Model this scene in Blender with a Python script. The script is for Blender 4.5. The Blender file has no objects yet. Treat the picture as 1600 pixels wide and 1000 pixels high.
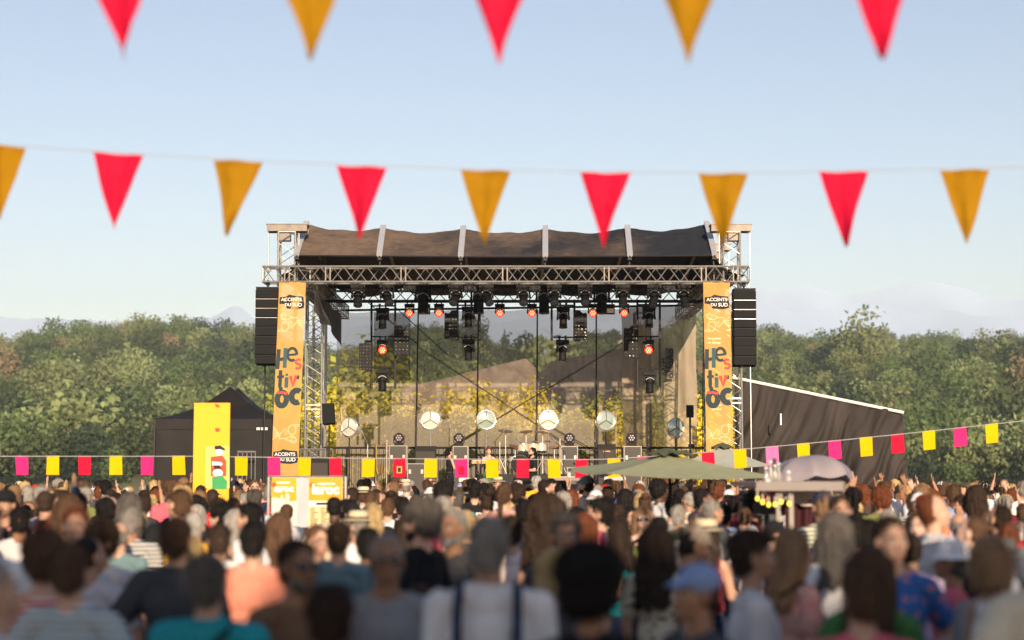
import bpy, bmesh, math, random
import numpy as np
from mathutils import Vector, Matrix, noise
R = math.radians
random.seed(7); rng = np.random.default_rng(7)
S = bpy.context.scene
COL = S.collection
# ---------------------------------------------------------------- camera
FPX = 2700.0; HORIZON = 741.0; EYE = 1.95
PITCH = math.atan((HORIZON-500)/FPX)
cam = bpy.data.cameras.new('camera'); camo = bpy.data.objects.new('camera', cam); COL.objects.link(camo)
camo.location = (0, 0, EYE); camo.rotation_euler = (R(90)+PITCH, 0, 0)
cam.sensor_width = 36; cam.lens = FPX*36/1600; cam.clip_start = .1; cam.clip_end = 20000
cam.dof.use_dof = True; cam.dof.focus_distance = 44; cam.dof.aperture_fstop = 1.15
S.camera = camo
S.render.resolution_x = 1600; S.render.resolution_y = 1000
# ---------------------------------------------------------------- world, sun, exposure
SUN_EL, SUN_AZ = 15.0, 9.0          # low sun behind the camera, a little to the right
w = bpy.data.worlds.new('World'); S.world = w; w.use_nodes = True
nt = w.node_tree; bg = nt.nodes['Background']
sky = nt.nodes.new('ShaderNodeTexSky'); sky.sky_type = 'NISHITA'; sky.sun_disc = False
sky.sun_elevation = R(SUN_EL); sky.sun_rotation = R(180-SUN_AZ); sky.altitude = 200
sky.air_density = 1.0; sky.dust_density = .4; sky.ozone_density = .3
tint = nt.nodes.new('ShaderNodeVectorMath'); tint.operation = 'MULTIPLY'; tint.inputs[1].default_value = (1.07, 1.0, 1.06)   # clean evening air
nt.links.new(sky.outputs[0], tint.inputs[0]); nt.links.new(tint.outputs[0], bg.inputs[0]); bg.inputs[1].default_value = 0.10
sl = bpy.data.lights.new('sun', 'SUN'); so = bpy.data.objects.new('sun', sl); COL.objects.link(so)
sl.energy = 4.8; sl.angle = R(.5); sl.color = (1.0, .79, .56)
sd = Vector((math.sin(R(SUN_AZ))*math.cos(R(SUN_EL)), -math.cos(R(SUN_AZ))*math.cos(R(SUN_EL)), math.sin(R(SUN_EL))))
so.rotation_euler = sd.to_track_quat('Z', 'Y').to_euler(); so.location = (0, -30, 40)
S.view_settings.view_transform = 'Standard'; S.view_settings.look = 'None'
S.view_settings.exposure = 0.56; S.view_settings.gamma = 1
S.cycles.max_bounces = 8; S.cycles.transparent_max_bounces = 24; S.cycles.volume_bounces = 0
S.cycles.use_denoising = True
# ---------------------------------------------------------------- helpers
def W(px, py, D):
    """world point at depth D (metres along y) seen at photo pixel px,py (1600x1000)"""
    a = (px-800)/FPX; b = (500-py)/FPX; c, s = math.cos(PITCH), math.sin(PITCH)
    dy = c-b*s
    return Vector((a*D/dy, D, EYE+(s+b*c)*D/dy))
MATS = {}
def mat(name, col, rough=.65, metal=0, var=.12, scale=6, bump=0, objcol=False, alpha=1, transl=0, emis=0, spec=.4, stretch=(1,1,1), coat=0):
    if name in MATS: return MATS[name]
    m = bpy.data.materials.new(name); m.use_nodes = True; MATS[name] = m
    n = m.node_tree.nodes; l = m.node_tree.links; p = n['Principled BSDF']
    p.inputs['Roughness'].default_value = rough; p.inputs['Metallic'].default_value = metal
    p.inputs['Specular IOR Level'].default_value = spec
    if coat: p.inputs['Coat Weight'].default_value = coat
    tc = n.new('ShaderNodeTexCoord'); mp = n.new('ShaderNodeMapping'); mp.inputs['Scale'].default_value = stretch
    l.new(tc.outputs['Object'], mp.inputs[0])
    nz = n.new('ShaderNodeTexNoise'); nz.inputs['Scale'].default_value = scale; nz.inputs['Detail'].default_value = 5
    l.new(mp.outputs[0], nz.inputs['Vector'])
    base = n.new('ShaderNodeRGB'); base.outputs[0].default_value = (*col, 1); src = base.outputs[0]
    if objcol:
        oi = n.new('ShaderNodeObjectInfo'); src = oi.outputs['Color']
    mr = n.new('ShaderNodeMapRange'); mr.inputs[1].default_value = .25; mr.inputs[2].default_value = .75
    mr.inputs[3].default_value = 1-var; mr.inputs[4].default_value = 1+var
    l.new(nz.outputs[0], mr.inputs[0])
    vm = n.new('ShaderNodeVectorMath'); vm.operation = 'SCALE'
    l.new(src, vm.inputs[0]); l.new(mr.outputs[0], vm.inputs['Scale'])
    l.new(vm.outputs[0], p.inputs['Base Color'])
    if bump:
        b = n.new('ShaderNodeBump'); b.inputs['Strength'].default_value = bump; b.inputs['Distance'].default_value = .02
        l.new(nz.outputs[0], b.inputs['Height']); l.new(b.outputs[0], p.inputs['Normal'])
    if emis:
        l.new(vm.outputs[0], p.inputs['Emission Color']); p.inputs['Emission Strength'].default_value = emis
    out = n['Material Output']; sh = p.outputs[0]
    if transl:
        t = n.new('ShaderNodeBsdfTranslucent'); l.new(vm.outputs[0], t.inputs[0])
        mx = n.new('ShaderNodeMixShader'); mx.inputs[0].default_value = transl
        l.new(sh, mx.inputs[1]); l.new(t.outputs[0], mx.inputs[2]); sh = mx.outputs[0]
    if alpha < 1:
        t = n.new('ShaderNodeBsdfTransparent'); mx = n.new('ShaderNodeMixShader'); mx.inputs[0].default_value = alpha
        l.new(t.outputs[0], mx.inputs[1]); l.new(sh, mx.inputs[2]); sh = mx.outputs[0]
    l.new(sh, out.inputs[0])
    return m
def frame(d):
    d = Vector(d).normalized(); u = Vector((0,0,1)) if abs(d.z) < .95 else Vector((0,1,0))
    a = d.cross(u).normalized(); b = a.cross(d).normalized()
    return a, b, d
class MB:
    def __init__(s): s.v = []; s.f = []; s.m = []; s.cur = 0
    def add(s, vs, fs):
        k = len(s.v); s.v += [tuple(x) for x in vs]; s.f += [tuple(i+k for i in f) for f in fs]; s.m += [s.cur]*len(fs); return s
    def box(s, c, size, rot=None):
        M = rot or Matrix.Identity(3); c = Vector(c); h = Vector(size)/2; vs = []
        for x in (-1,1):
            for y in (-1,1):
                for z in (-1,1): vs.append(c+M@Vector((x*h.x, y*h.y, z*h.z)))
        return s.add(vs, [(0,1,3,2),(4,6,7,5),(0,4,5,1),(2,3,7,6),(0,2,6,4),(1,5,7,3)])
    def tube(s, p0, p1, r, n=6, r1=None, cap=True):
        p0 = Vector(p0); p1 = Vector(p1); r1 = r if r1 is None else r1; a, b, d = frame(p1-p0); vs = []
        for p, q in ((p0, r), (p1, r1)):
            for i in range(n):
                t = 2*math.pi*i/n; vs.append(p+a*(q*math.cos(t))+b*(q*math.sin(t)))
        fs = [(i, (i+1)%n, n+(i+1)%n, n+i) for i in range(n)]
        if cap: fs += [tuple(range(n-1,-1,-1)), tuple(range(n, 2*n))]
        return s.add(vs, fs)
    def path(s, pts, r, n=5):
        for a, b in zip(pts, pts[1:]): s.tube(a, b, r, n)
        return s
    def lathe(s, prof, c=(0,0,0), axis=(0,0,1), n=16, closed=True):
        a, b, d = frame(axis); c = Vector(c); vs = []
        for r, z in prof:
            for i in range(n):
                t = 2*math.pi*i/n; vs.append(c+d*z+a*(r*math.cos(t))+b*(r*math.sin(t)))
        fs = []
        for k in range(len(prof)-1):
            for i in range(n): fs.append((k*n+i, k*n+(i+1)%n, (k+1)*n+(i+1)%n, (k+1)*n+i))
        if closed: fs += [tuple(range(n-1,-1,-1)), tuple(range((len(prof)-1)*n, len(prof)*n))]
        return s.add(vs, fs)
    def ell(s, c, r, n=16, m=10, rot=None):
        c = Vector(c); M = rot or Matrix.Identity(3); vs = [c+M@Vector((0,0,r[2]))]
        for j in range(1, m):
            p = math.pi*j/m
            for i in range(n):
                t = 2*math.pi*i/n
                vs.append(c+M@Vector((r[0]*math.sin(p)*math.cos(t), r[1]*math.sin(p)*math.sin(t), r[2]*math.cos(p))))
        vs.append(c+M@Vector((0,0,-r[2]))); fs = []
        for i in range(n):
            fs.append((0, 1+i, 1+(i+1)%n)); fs.append((len(vs)-1, 1+(m-2)*n+(i+1)%n, 1+(m-2)*n+i))
        for j in range(m-2):
            for i in range(n): fs.append((1+j*n+i, 1+(j+1)*n+i, 1+(j+1)*n+(i+1)%n, 1+j*n+(i+1)%n))
        return s.add(vs, fs)
    def cap2(s, p0, p1, r0, r1, n=12):
        """tapered capsule"""
        p0 = Vector(p0); p1 = Vector(p1); a, b, d = frame(p1-p0); L = (p1-p0).length; prof = []
        for k in range(1, 5): t = math.pi/2*k/5; prof.append((r0*math.sin(t), -r0*math.cos(t)))
        prof.append((r0, 0)); prof.append((r1, L))
        for k in range(4, 0, -1): t = math.pi/2*k/5; prof.append((r1*math.sin(t), L+r1*math.cos(t)))
        return s.lathe(prof, p0, d, n)
    def prism(s, poly, t, M):
        """polygon in local xy pushed +-t/2 along local z, then matrix M (4x4)"""
        n = len(poly); vs = [M@Vector((x, y, z)) for z in (-t/2, t/2) for x, y in poly]
        fs = [tuple(range(n-1,-1,-1)), tuple(range(n, 2*n))]+[(i, (i+1)%n, n+(i+1)%n, n+i) for i in range(n)]
        return s.add(vs, fs)
    def grid(s, fn, nu, nv):
        vs = [fn(i/nu, j/nv) for j in range(nv+1) for i in range(nu+1)]
        return s.add(vs, [(j*(nu+1)+i, j*(nu+1)+i+1, (j+1)*(nu+1)+i+1, (j+1)*(nu+1)+i) for j in range(nv) for i in range(nu)])
    def xf(s, M):
        s.v = [tuple(M@Vector(v)) for v in s.v]; return s
    def mesh(s, name, mats, smooth=False):
        me = bpy.data.meshes.new(name); me.from_pydata(s.v, [], s.f)
        for m in (mats if isinstance(mats, (list, tuple)) else [mats]): me.materials.append(m)
        if any(s.m): me.polygons.foreach_set('material_index', s.m)
        if smooth: me.polygons.foreach_set('use_smooth', [True]*len(me.polygons))
        me.update(); return me
    def build(s, name, mats, parent=None, smooth=False):
        """coordinates are world coordinates; under a parent Empty they are made local"""
        if parent is not None and '_w' in parent:
            off = Vector(parent['_w']); s.v = [tuple(Vector(v)-off) for v in s.v]
        return link(name, s.mesh(name, mats, smooth), parent)
def link(name, me, parent=None, col=None):
    o = bpy.data.objects.new(name, me); COL.objects.link(o)
    if parent is not None: o.parent = parent
    if parent is not None and parent.type == 'MESH' and '_w' in parent: o['_w'] = parent['_w']
    if parent is not None and '_w' in parent: o['_w'] = list(parent['_w'])
    if col: o.color = (*col, 1)
    return o
def tag(o, label=None, cat=None, group=None, kind=None):
    if label: o['label'] = label
    if cat: o['category'] = cat
    if group: o['group'] = group
    if kind: o['kind'] = kind
    return o
def thing(name, label, cat, loc=(0,0,0), group=None):
    o = bpy.data.objects.new(name, None); COL.objects.link(o); o.location = loc; o['_w'] = list(loc); o.empty_display_size = .2
    return tag(o, label, cat, group)
def copy_tree(o, parent=None):
    c = o.copy(); COL.objects.link(c)
    if parent is not None: c.parent = parent
    for ch in list(o.children): copy_tree(ch, c)
    return c
def ordinal(i, n):
    names = ['leftmost','second from the left','third from the left','fourth from the left','fifth from the left','sixth from the left','seventh from the left','eighth from the left','ninth from the left','tenth from the left']
    if i < 0 or i >= n: return ''
    if i == n-1: return 'rightmost'
    if i < (n+1)//2: return names[i]
    return names[n-1-i].replace('left','right')
def text_mesh(mb, txt, size, M, thick=.004, bold=0.0, align='CENTER'):
    cu = bpy.data.curves.new('t', 'FONT'); cu.body = txt; cu.size = size; cu.align_x = align; cu.align_y = 'CENTER'
    cu.extrude = thick/2; cu.offset = bold; cu.resolution_u = 4
    ob = bpy.data.objects.new('t', cu); COL.objects.link(ob)
    dg = bpy.context.evaluated_depsgraph_get(); me = bpy.data.meshes.new_from_object(ob.evaluated_get(dg))
    mb.add([M@v.co for v in me.vertices], [tuple(p.vertices) for p in me.polygons])
    bpy.data.objects.remove(ob); bpy.data.curves.remove(cu); bpy.data.meshes.remove(me)
    return mb
def face_cam(loc, rz=0):   # local x right, local y up, local z towards the camera
    return Matrix.Translation(loc)@Matrix.Rotation(rz, 4, 'Z')@Matrix.Rotation(R(90), 4, 'X')
# shared materials
ALU = mat('aluminium', (.40,.38,.35), .35, .7, .2, 12)
DALU = mat('dark_steel', (.028,.024,.028), .55, .2, .2, 10, spec=.25)
BLK = mat('black_paint', (.008,.008,.009), .6, 0, .3, 9, spec=.2)
BLKC = mat('black_cloth', (.02,.018,.017), .9, 0, .3, 3, .2)
WHT = mat('white_print', (.78,.76,.72), .6, 0, .05)
GLASS = mat('dark_glass', (.02,.02,.025), .12, 0, .1, spec=.8)
CORD = mat('cord_white', (.34,.34,.34), .8)
def pieces(name, mt, parent, fns):
    for f in fns:
        m = MB(); f(m); m.build(name, mt, parent)
# ================================================================ the setting
GR = mat('ground_gravel', (.30,.25,.19), .95, 0, .3, 3, .3)
g = MB()
g.add([(-4000,-200,0),(4000,-200,0),(4000,6000,0),(-4000,6000,0)], [(0,1,2,3)])
tag(g.build('ground', GR), kind='structure')
def lerp(tab, x):
    if x <= tab[0][0]: return tab[0][1]
    for (a, p), (b, q) in zip(tab, tab[1:]):
        if x <= b: 
            t = (x-a)/(b-a); t = t*t*(3-2*t); return p+(q-p)*t
    return tab[-1][1]
# near hill: crest given as photo rows along the crest distance
CREST = [(-300,570),(0,552),(200,546),(380,550),(460,572),(530,584),(600,570),(645,545),(715,548),(790,572),(845,556),(900,550),(985,550),(1025,572),(1075,532),(1140,530),(1230,546),(1330,540),(1500,556),(1900,566)]
HD0, HD1 = 190., 700.
def hill_z(x, y):
    D = max(y, 1); px = 800+x/D*FPX
    ch = EYE+(HORIZON-lerp(CREST, px))/FPX*HD1
    t = min(1, max(0, (y-HD0)/(HD1-HD0))); t = t*t*(3-2*t)*.45+t*.55
    n = (noise.noise(Vector((x*.013, y*.006, 0)))*17+noise.noise(Vector((x*.03, y*.02, 5)))*5)*min(1, t*4)*(1-t*.55)
    return -.5+ch*t+n
hm = MB(); NX, NY = 110, 60
def hf(u, v):
    y = HD0-20+(HD1+140-HD0)*v; x = (u-.5)*2*(.50*y+60)
    z = hill_z(x, min(y, HD1))
    if y > HD1: z -= (y-HD1)*.12
    return (x, y, z)
hm.grid(hf, NX, NY)
HG = mat('hill_grass', (.17,.16,.07), .95, 0, .35, .03)
tag(hm.build('hill', HG, smooth=True), kind='structure')
# mountain chains far away
def ridge(D, tab, base, seed, amp):
    m = MB()
    def f(u, v):
        px = -500+2600*u; top = W(px, lerp(tab, px), D)
        h = top.z+amp*(noise.noise(Vector((u*26, seed, 0)))+.5*noise.noise(Vector((u*70, seed, 3)))+.25*noise.noise(Vector((u*180, seed, 3))))
        t = 1-v
        z = h*(1-abs(t)**.8)
        z += amp*1.2*noise.noise(Vector((u*60, v*9, seed)))*(v*(1-v)*4)
        return (top.x*(1-.0*t), D-t*D*.12, max(-1, z))
    m.grid(f, 260, 18)
    return m
MTN = mat('mountain_rock', (.36,.47,.64), 1, 0, .2, .004)  # distance haze painted into the pale blue colour
MT1 = [(-500,500),(0,492),(250,505),(330,498),(368,480),(420,512),(520,495),(640,486),(770,474),(900,492),(1050,470),(1130,462),(1190,452),(1215,458),(1262,447),(1330,462),(1450,440),(1600,470),(2100,480)]
MT2 = [(-500,520),(200,516),(345,505),(400,520),(600,506),(800,500),(1000,500),(1180,478),(1260,484),(1400,480),(1600,500),(2100,505)]
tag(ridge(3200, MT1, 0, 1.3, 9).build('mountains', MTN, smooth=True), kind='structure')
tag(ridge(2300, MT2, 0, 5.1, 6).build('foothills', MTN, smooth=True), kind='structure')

# ---------------------------------------------------------------- foliage
def leafmat(name, col, var=.35, scale=.25):
    m = mat(name, col, .75, 0, var, scale, transl=.3, spec=.25); return m
LF = [leafmat('leaves_dark', (.07,.095,.035)), leafmat('leaves_mid', (.11,.165,.055)), leafmat('leaves_olive', (.19,.22,.09)), leafmat('leaves_dry', (.28,.22,.12)), leafmat('leaves_pale', (.26,.31,.13)), leafmat('leaves_deep', (.035,.06,.03))]
YEL = leafmat('leaves_yellow', (.80,.64,.05), .3, 1.2); YG = leafmat('leaves_yellowgreen', (.42,.42,.07), .35, 1.0)
BARK = mat('bark', (.10,.075,.05), .9, 0, .3, 5, .4)
def crown_arrays(n, seed, size, lobes=7, rz=.8):
    """n leaf clump quads spread through a lobed unit crown, as (n*4,3) array"""
    r = np.random.default_rng(seed)
    lc = r.normal(size=(lobes, 3)); lc /= np.linalg.norm(lc, axis=1)[:,None]; lc *= r.uniform(.25,.6,(lobes,1)); lc[:,2] *= rz
    lr = r.uniform(.32,.55, lobes)
    k = r.integers(0, lobes, n); d = r.normal(size=(n,3)); d /= np.linalg.norm(d, axis=1)[:,None]
    rad = lr[k]*r.uniform(.55,1.06,n)
    c = lc[k]+d*rad[:,None]; c[:,2] *= rz/.8
    nrm = d+r.normal(size=(n,3))*.55; nrm /= np.linalg.norm(nrm, axis=1)[:,None]
    a = np.cross(nrm, r.normal(size=(n,3))); a /= np.linalg.norm(a, axis=1)[:,None]; b = np.cross(nrm, a)
    s = size*r.uniform(.6,1.3,(n,1)); t = size*r.uniform(.4,.9,(n,1))
    q = np.stack([c-a*s, c-b*t*.9, c+a*s, c+b*t], 1)
    return q.reshape(-1, 3)
def quads_mesh(name, verts, mats, midx=None):
    nq = len(verts)//4; me = bpy.data.meshes.new(name)
    me.vertices.add(len(verts)); me.vertices.foreach_set('co', verts.astype(np.float32).ravel())
    me.loops.add(nq*4); me.loops.foreach_set('vertex_index', np.arange(nq*4, dtype=np.int32))
    me.polygons.add(nq); me.polygons.foreach_set('loop_start', np.arange(0, nq*4, 4, dtype=np.int32))
    for m in mats: me.materials.append(m)
    if midx is not None: me.polygons.foreach_set('material_index', midx.astype(np.int32))
    me.update(calc_edges=True); return me
VAR = [crown_arrays(760, 100+i, .066, 10) for i in range(8)]
CYP = None
# clearing with houses seen through the scrim
def in_field(px, y): return (835 < px < 985 and 430 < y < 700)
vs, mi = [], []
cnt = 0
for j in range(60):
    y = HD0+15+(HD1-HD0-10)*(j/59)**1.15; step = 7.4*(y/450)**.4
    nx = int(2*(.42*y+30)/step)
    for i in range(nx):
        x = -(.42*y+30)+i*step+random.uniform(-2.4,2.4); yy = y+random.uniform(-3,3)
        px = 800+x/yy*FPX
        if in_field(px, yy) and random.random() < .93: continue
        if px < -300 or px > 1900: continue
        # rows that nothing can see (below the stage deck line) are kept sparse
        rad = random.uniform(2.3, 5.6)*random.uniform(.8,1.2)*(1.35 if random.random() < .08 else 1); z = hill_z(x, min(yy, HD1))+rad*.75
        v = VAR[random.randrange(8)].copy(); a = random.uniform(0, 6.28); c, s_ = math.cos(a), math.sin(a)
        v = np.stack([v[:,0]*c-v[:,1]*s_, v[:,0]*s_+v[:,1]*c, v[:,2]*random.uniform(.8,1.3)], 1)*rad*1.15
        v += np.array([x, yy, z]); vs.append(v)
        nn = noise.noise(Vector((x*.02, yy*.012, 4)))+random.uniform(-.35,.35); k = random.choices([5,0,1] if nn < -.05 else [1,2,4,3], [3,3,2] if nn < -.05 else [30,40,30,4])[0]; mi.append(np.full(len(v)//4, k)); cnt += 1
fo = link('forest', quads_mesh('forest', np.concatenate(vs), LF, np.concatenate(mi)))
tag(fo, 'wooded hillside of mixed green crowns rising behind the stage', 'forest', kind='stuff')
del vs, mi
# dry field on the hill
fm = MB()
def ff(u, v):
    y = 440+258*v; px = 838+145*u; x = (px-800)/FPX*y
    return (x, y, hill_z(x, y)+.35)
fm.grid(ff, 24, 24)
tag(fm.build('field', mat('dry_field', (.42,.33,.16), .95, 0, .2, .05), smooth=True), kind='structure')

def tree(name, label, cat, base, h, rad, leaf, seed, n=2600, trunk_h=None, size=.075, rz=.8, group=None, lobes=9, trunk=True):
    t = thing(name, label, cat, base, group); b = Vector(base)
    ch = h-rad*rz*.95; v = crown_arrays(n, seed, size, lobes, rz)*rad*1.1
    me = quads_mesh('crown', v+np.array([0,0,ch]), [leaf]); link('crown', me, t)
    if trunk:
        m = MB(); m.tube(b, b+Vector((0,0,ch*.6)), .05*rad+.05, 8, .035*rad+.04)
        rr = random.Random(seed)
        for k in range(6):
            a = rr.uniform(0,6.28); e = b+Vector((math.cos(a)*rad*.6, math.sin(a)*rad*.6, ch+rr.uniform(-.2,.4)*rad))
            s0 = b+Vector((0,0,ch*rr.uniform(.35,.6))); m.tube(s0, e, .03*rad+.02, 6, .012*rad)
        m.build('trunk', BARK, t)
    return t
# bushes and small trees close behind the stage
BT = [(490,612,74,2.9,'y','bright yellow bushy tree between the left tower and the grey scrim'),
 (455,655,72,2.2,'g','yellow green bush behind the left tower, lower than the yellow tree'),
 (530,585,80,3.2,'g','olive tree rising behind the left end of the scrim'),
 (590,590,83,3.0,'g','second olive tree behind the scrim, right of the end one'),
 (585,655,66,1.9,'y','round yellow bush behind the scrim near the tall flight case'),
 (640,660,68,1.7,'y','small yellow bush behind the scrim over the black amplifier'),
 (715,622,72,2.6,'y','tall yellow shrub behind the scrim, between the first white lamps'),
 (775,655,70,2.0,'g','low green shrub behind the lamp in the middle of the stage'),
 (825,645,72,2.0,'y','yellow shrub behind the scrim above the drum kit'),
 (915,640,70,2.3,'g','green shrub behind the scrim beside the right lamps'),
 (1000,640,72,2.0,'g','shrub behind the scrim at the rear pipe tower'),
 (1090,648,72,2.0,'y','yellow green bush between the scrim and the right banner'),
 (965,668,68,1.6,'y','small yellow bush behind the right bass amplifier'),
 (680,672,66,1.4,'g','small green bush behind the amplifier stack')]
for i, (px, py, D, rad, c, lab) in enumerate(BT):
    top = W(px, py, D)
    tree('yellow_shrub' if c == 'y' else 'green_shrub', lab, 'shrub', (top.x, D, 0), top.z+.35, rad*1.35, YEL if c == 'y' else YG, 300+i, 6500, size=.036, lobes=12, rz=1.0, group='shrubs behind the stage')
    t2 = top.z-rad*1.6
# poplar like conifers on the crest
for i, (px, py, D, hh) in enumerate([(788,510,690,9.5),(857,538,685,5.5),(833,548,670,4.5)]):
    x = W(px, py, D).x; z0 = hill_z(x, D); top = W(px, py, D).z
    lab = ['tall dark conifer standing alone on the hill crest','small pointed conifer beside the house with the red roof','low conifer on the crest between the tall one and the houses'][i]
    t = thing('conifer_tree', lab, 'tree', (x, D, z0), 'conifers on the crest'); H = top-z0
    v = crown_arrays(900, 900+i, .13, 12, .8); v[:,2] = (v[:,2]+.9)/1.8
    v[:,0] *= .22*H*(1.15-v[:,2]); v[:,1] *= .22*H*(1.15-v[:,2]); v[:,2] *= H
    link('crown', quads_mesh('crown', v, [LF[0]]), t)
    m = MB(); m.tube((x,D,z0-.5), (x,D,z0+H*.6), .2, 6, .08); m.build('trunk', BARK, t)
for i, (px, D, lab) in enumerate([(925,620,'round dark tree on the edge of the dry field'),(955,655,'dark round tree behind the long pale farm building'),(905,490,'dark tree at the foot of the dry field'),(880,475,'broad tree in shade below the red roofed house')]):
    x = (px-800)/FPX*D; tree('round_tree', lab, 'tree', (x, D, hill_z(x, D)-.3), 7.5, 4.2, LF[0], 700+i, 900, size=.13)
# added sheets beyond the shrubs, coloured as the scrim's sunlit and shadowed shapes
def sheet(name, lab, pts, ybot, D, mt, seed):
    t = thing(name, lab, 'sheet', (X0 := (sum(p[0] for p in pts)/len(pts)-800)/FPX*D, D, 0)); x0, x1 = pts[0][0], pts[-1][0]
    def yt(px):
        for (a, p), (b, q) in zip(pts, pts[1:]):
            if px <= b: return p+(q-p)*(px-a)/(b-a)
        return pts[-1][1]
    def f(u, v):
        px = x0+(x1-x0)*u; T = W(px, yt(px), D); B = W(px, ybot, D); q = T.lerp(B, v)
        q.y += .5*abs(math.sin((u*4.2+v*1.6+.4*noise.noise(Vector((u*3,v*3,seed))))*math.pi))**.8*(.2+v*.8)+.25*noise.noise(Vector((u*9, v*5, seed)))+.10*noise.noise(Vector((u*30-v*18, v*12, seed))); return q
    m = MB(); m.grid(f, 90, 40); m.build('cloth', mt, t, True)
    for px in (x0, (x0+x1)/2, x1): q = W(px, yt(px), D+.9); m = MB(); m.tube((q.x, D+.9, 0), (q.x, D+.9, q.z), .06, 6); m.build('post', BARK, t)
sheet('pale_sheet', 'tall pale tan sheet with sloping top edge beyond the shrubs behind the stage', [(628,606),(700,590),(770,572),(822,560),(838,576)], 712, 79, mat('sheet_tan', (.27,.215,.175), .9, 0, .25, 1.2, .3), 3)
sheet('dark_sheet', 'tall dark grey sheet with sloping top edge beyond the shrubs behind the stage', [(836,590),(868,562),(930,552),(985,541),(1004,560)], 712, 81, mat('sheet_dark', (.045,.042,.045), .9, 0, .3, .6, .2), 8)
# houses on the hill
HW = mat('render_wall', (.78,.70,.56), .8, 0, .08, .5); HR = mat('tile_roof', (.36,.15,.09), .85, 0, .25, 1); HWIN = mat('window_dark', (.05,.055,.06), .3)
for i, (px, py, D, wd, hh, lab, grey) in enumerate([(873,540,655,7,3.4,'small white house with red tiled roof on the hill',0),(921,548,600,6,3,'pale cottage at the lower end of the dry field',0),(955,532,660,14,3.4,'long pale farm building with grey roof on the hill',1),(1012,548,640,8,3.2,'pale house in the trees behind the right pipe tower',1),(492,552,640,9,3.4,'white house among trees seen through the left tower',1)]):
    p = W(px, py, D); z0 = hill_z(p.x, D)-1; z0 = p.z-hh
    t = thing('hill_house', lab, 'house', (p.x, D, z0), 'houses on the hill'); c = Vector((p.x, D, z0)); H = p.z-z0
    m = MB(); m.box(c+Vector((0,0,H*.5)), (wd, 8, H)); m.build('wall', HW, t)
    m = MB(); M = Matrix.Translation(c+Vector((0,0,H)))@Matrix.Rotation(R(90),4,'Z')@Matrix.Rotation(R(90),4,'X')
    m.prism([(-4.8,0.01),(4.8,0.01),(0,2.0)], wd+1, M)
    m.build('roof', mat('slate_roof', (.25,.24,.22), .8) if grey else HR, t)
    for k in range(3):
        m = MB(); m.box(c+Vector((-wd*.3+k*wd*.3, -4.0, H-1.7)), (.8,.1,1.1)); m.build('window', HWIN, t)
# unseen trees added behind the camera to cast shade on the near crowd
for i, (x, y, h, rad) in enumerate([(-13,-20,9.8,4.6),(-5,-22,10.4,4.8),(3,-21,9.9,4.7),(11,-20,10.3,4.8),(19,-22,9.8,4.7),(7,-25,10.6,4.6),(-1,-25,10.6,4.6),(-20,-21,10,4.6),(27,-22,10.3,4.7)]):
    tree('plane_tree', ['broad plane tree behind the crowd at the far left end of its row','broad plane tree second in the row behind the crowd','tall plane tree third in the row behind the crowd','plane tree fourth in the row behind the crowd','plane tree fifth in the row behind the crowd','plane tree in the back row toward the stall side','plane tree in the back row toward the tent side','plane tree at the tent end of the row','plane tree at the stall end of the row'][i], 'tree', (x, y, 0), h, rad, LF[1], 500+i, 5200, size=.085, rz=.75, group='plane trees behind the crowd', lobes=14)
# ================================================================ the stage
DF, DM, DB = 45.0, 49.6, 55.0          # front truss, middle truss, rear scrim
KF = FPX/DF
def P(px, py, D): return W(px, py, D)
DECK = 1.1
STG = mat('stage_deck', (.07,.06,.05), .8, 0, .25, 2); SKIRT = mat('stage_skirt', (.02,.02,.022), .9, 0, .2, 4)
st = thing('stage_platform', 'black stage platform behind the crowd with a dark skirt', 'stage', (0, DF, 0))
m = MB(); m.box((0, 50, DECK-.06), (13.4, 11.2, .12)); m.build('deck', STG, st)
m = MB(); m.grid(lambda u, v: (-6.7+13.4*u, 44.38+.03*math.sin(u*220), v*(DECK-.13)), 160, 2); m.build('skirt', SKIRT, st)
m = MB()
for x in (-6.6,-3.3,0,3.3,6.6):
    for y in (45,50,55): m.tube((x,y,0),(x,y,DECK-.13),.04,6)
m.build('scaffold_leg', ALU, st)

def truss(mb, p0, p1, w=.4, h=.4, pitch=.6, rc=.026, rd=.012, up=(0,0,1), faces=(1,1,1,1), cut=0):
    """box truss: four chords along p0-p1 and zig-zag lattice; p0,p1 = centre line"""
    p0 = Vector(p0); p1 = Vector(p1); d = (p1-p0); L = d.length; d.normalize(); u = Vector(up); s_ = d.cross(u).normalized(); u = s_.cross(d).normalized()
    cs = [(-w/2,-h/2),(w/2,-h/2),(w/2,h/2),(-w/2,h/2)]
    for a, b in cs: mb.tube(p0+s_*a+u*b, p1+s_*a+u*b, rc, 8)
    n = max(2, round(L/pitch)); st_ = L/n
    for k in range(4):
        if not faces[k]: continue
        A = cs[k]; B = cs[(k+1)%4]
        for i in range(n):
            t0, t1, t2 = i*st_, (i+.5)*st_, (i+1)*st_; q0 = (A, B)[0]; q1 = B
            a0 = p0+d*t0+s_*q0[0]+u*q0[1]; b1 = p0+d*t1+s_*q1[0]+u*q1[1]; a2 = p0+d*t2+s_*q0[0]+u*q0[1]
            mb.tube(a0, b1, rd, 5, cap=False); mb.tube(b1, a2, rd, 5, cap=False)
    for t in (0, L):
        c = p0+d*t
        for k in range(4):
            A = cs[k]; B = cs[(k+1)%4]; mb.tube(c+s_*A[0]+u*A[1], c+s_*B[0]+u*B[1], rd*1.3, 5)
def zof(py, D): return EYE+(HORIZON-py)*D/FPX
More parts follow.
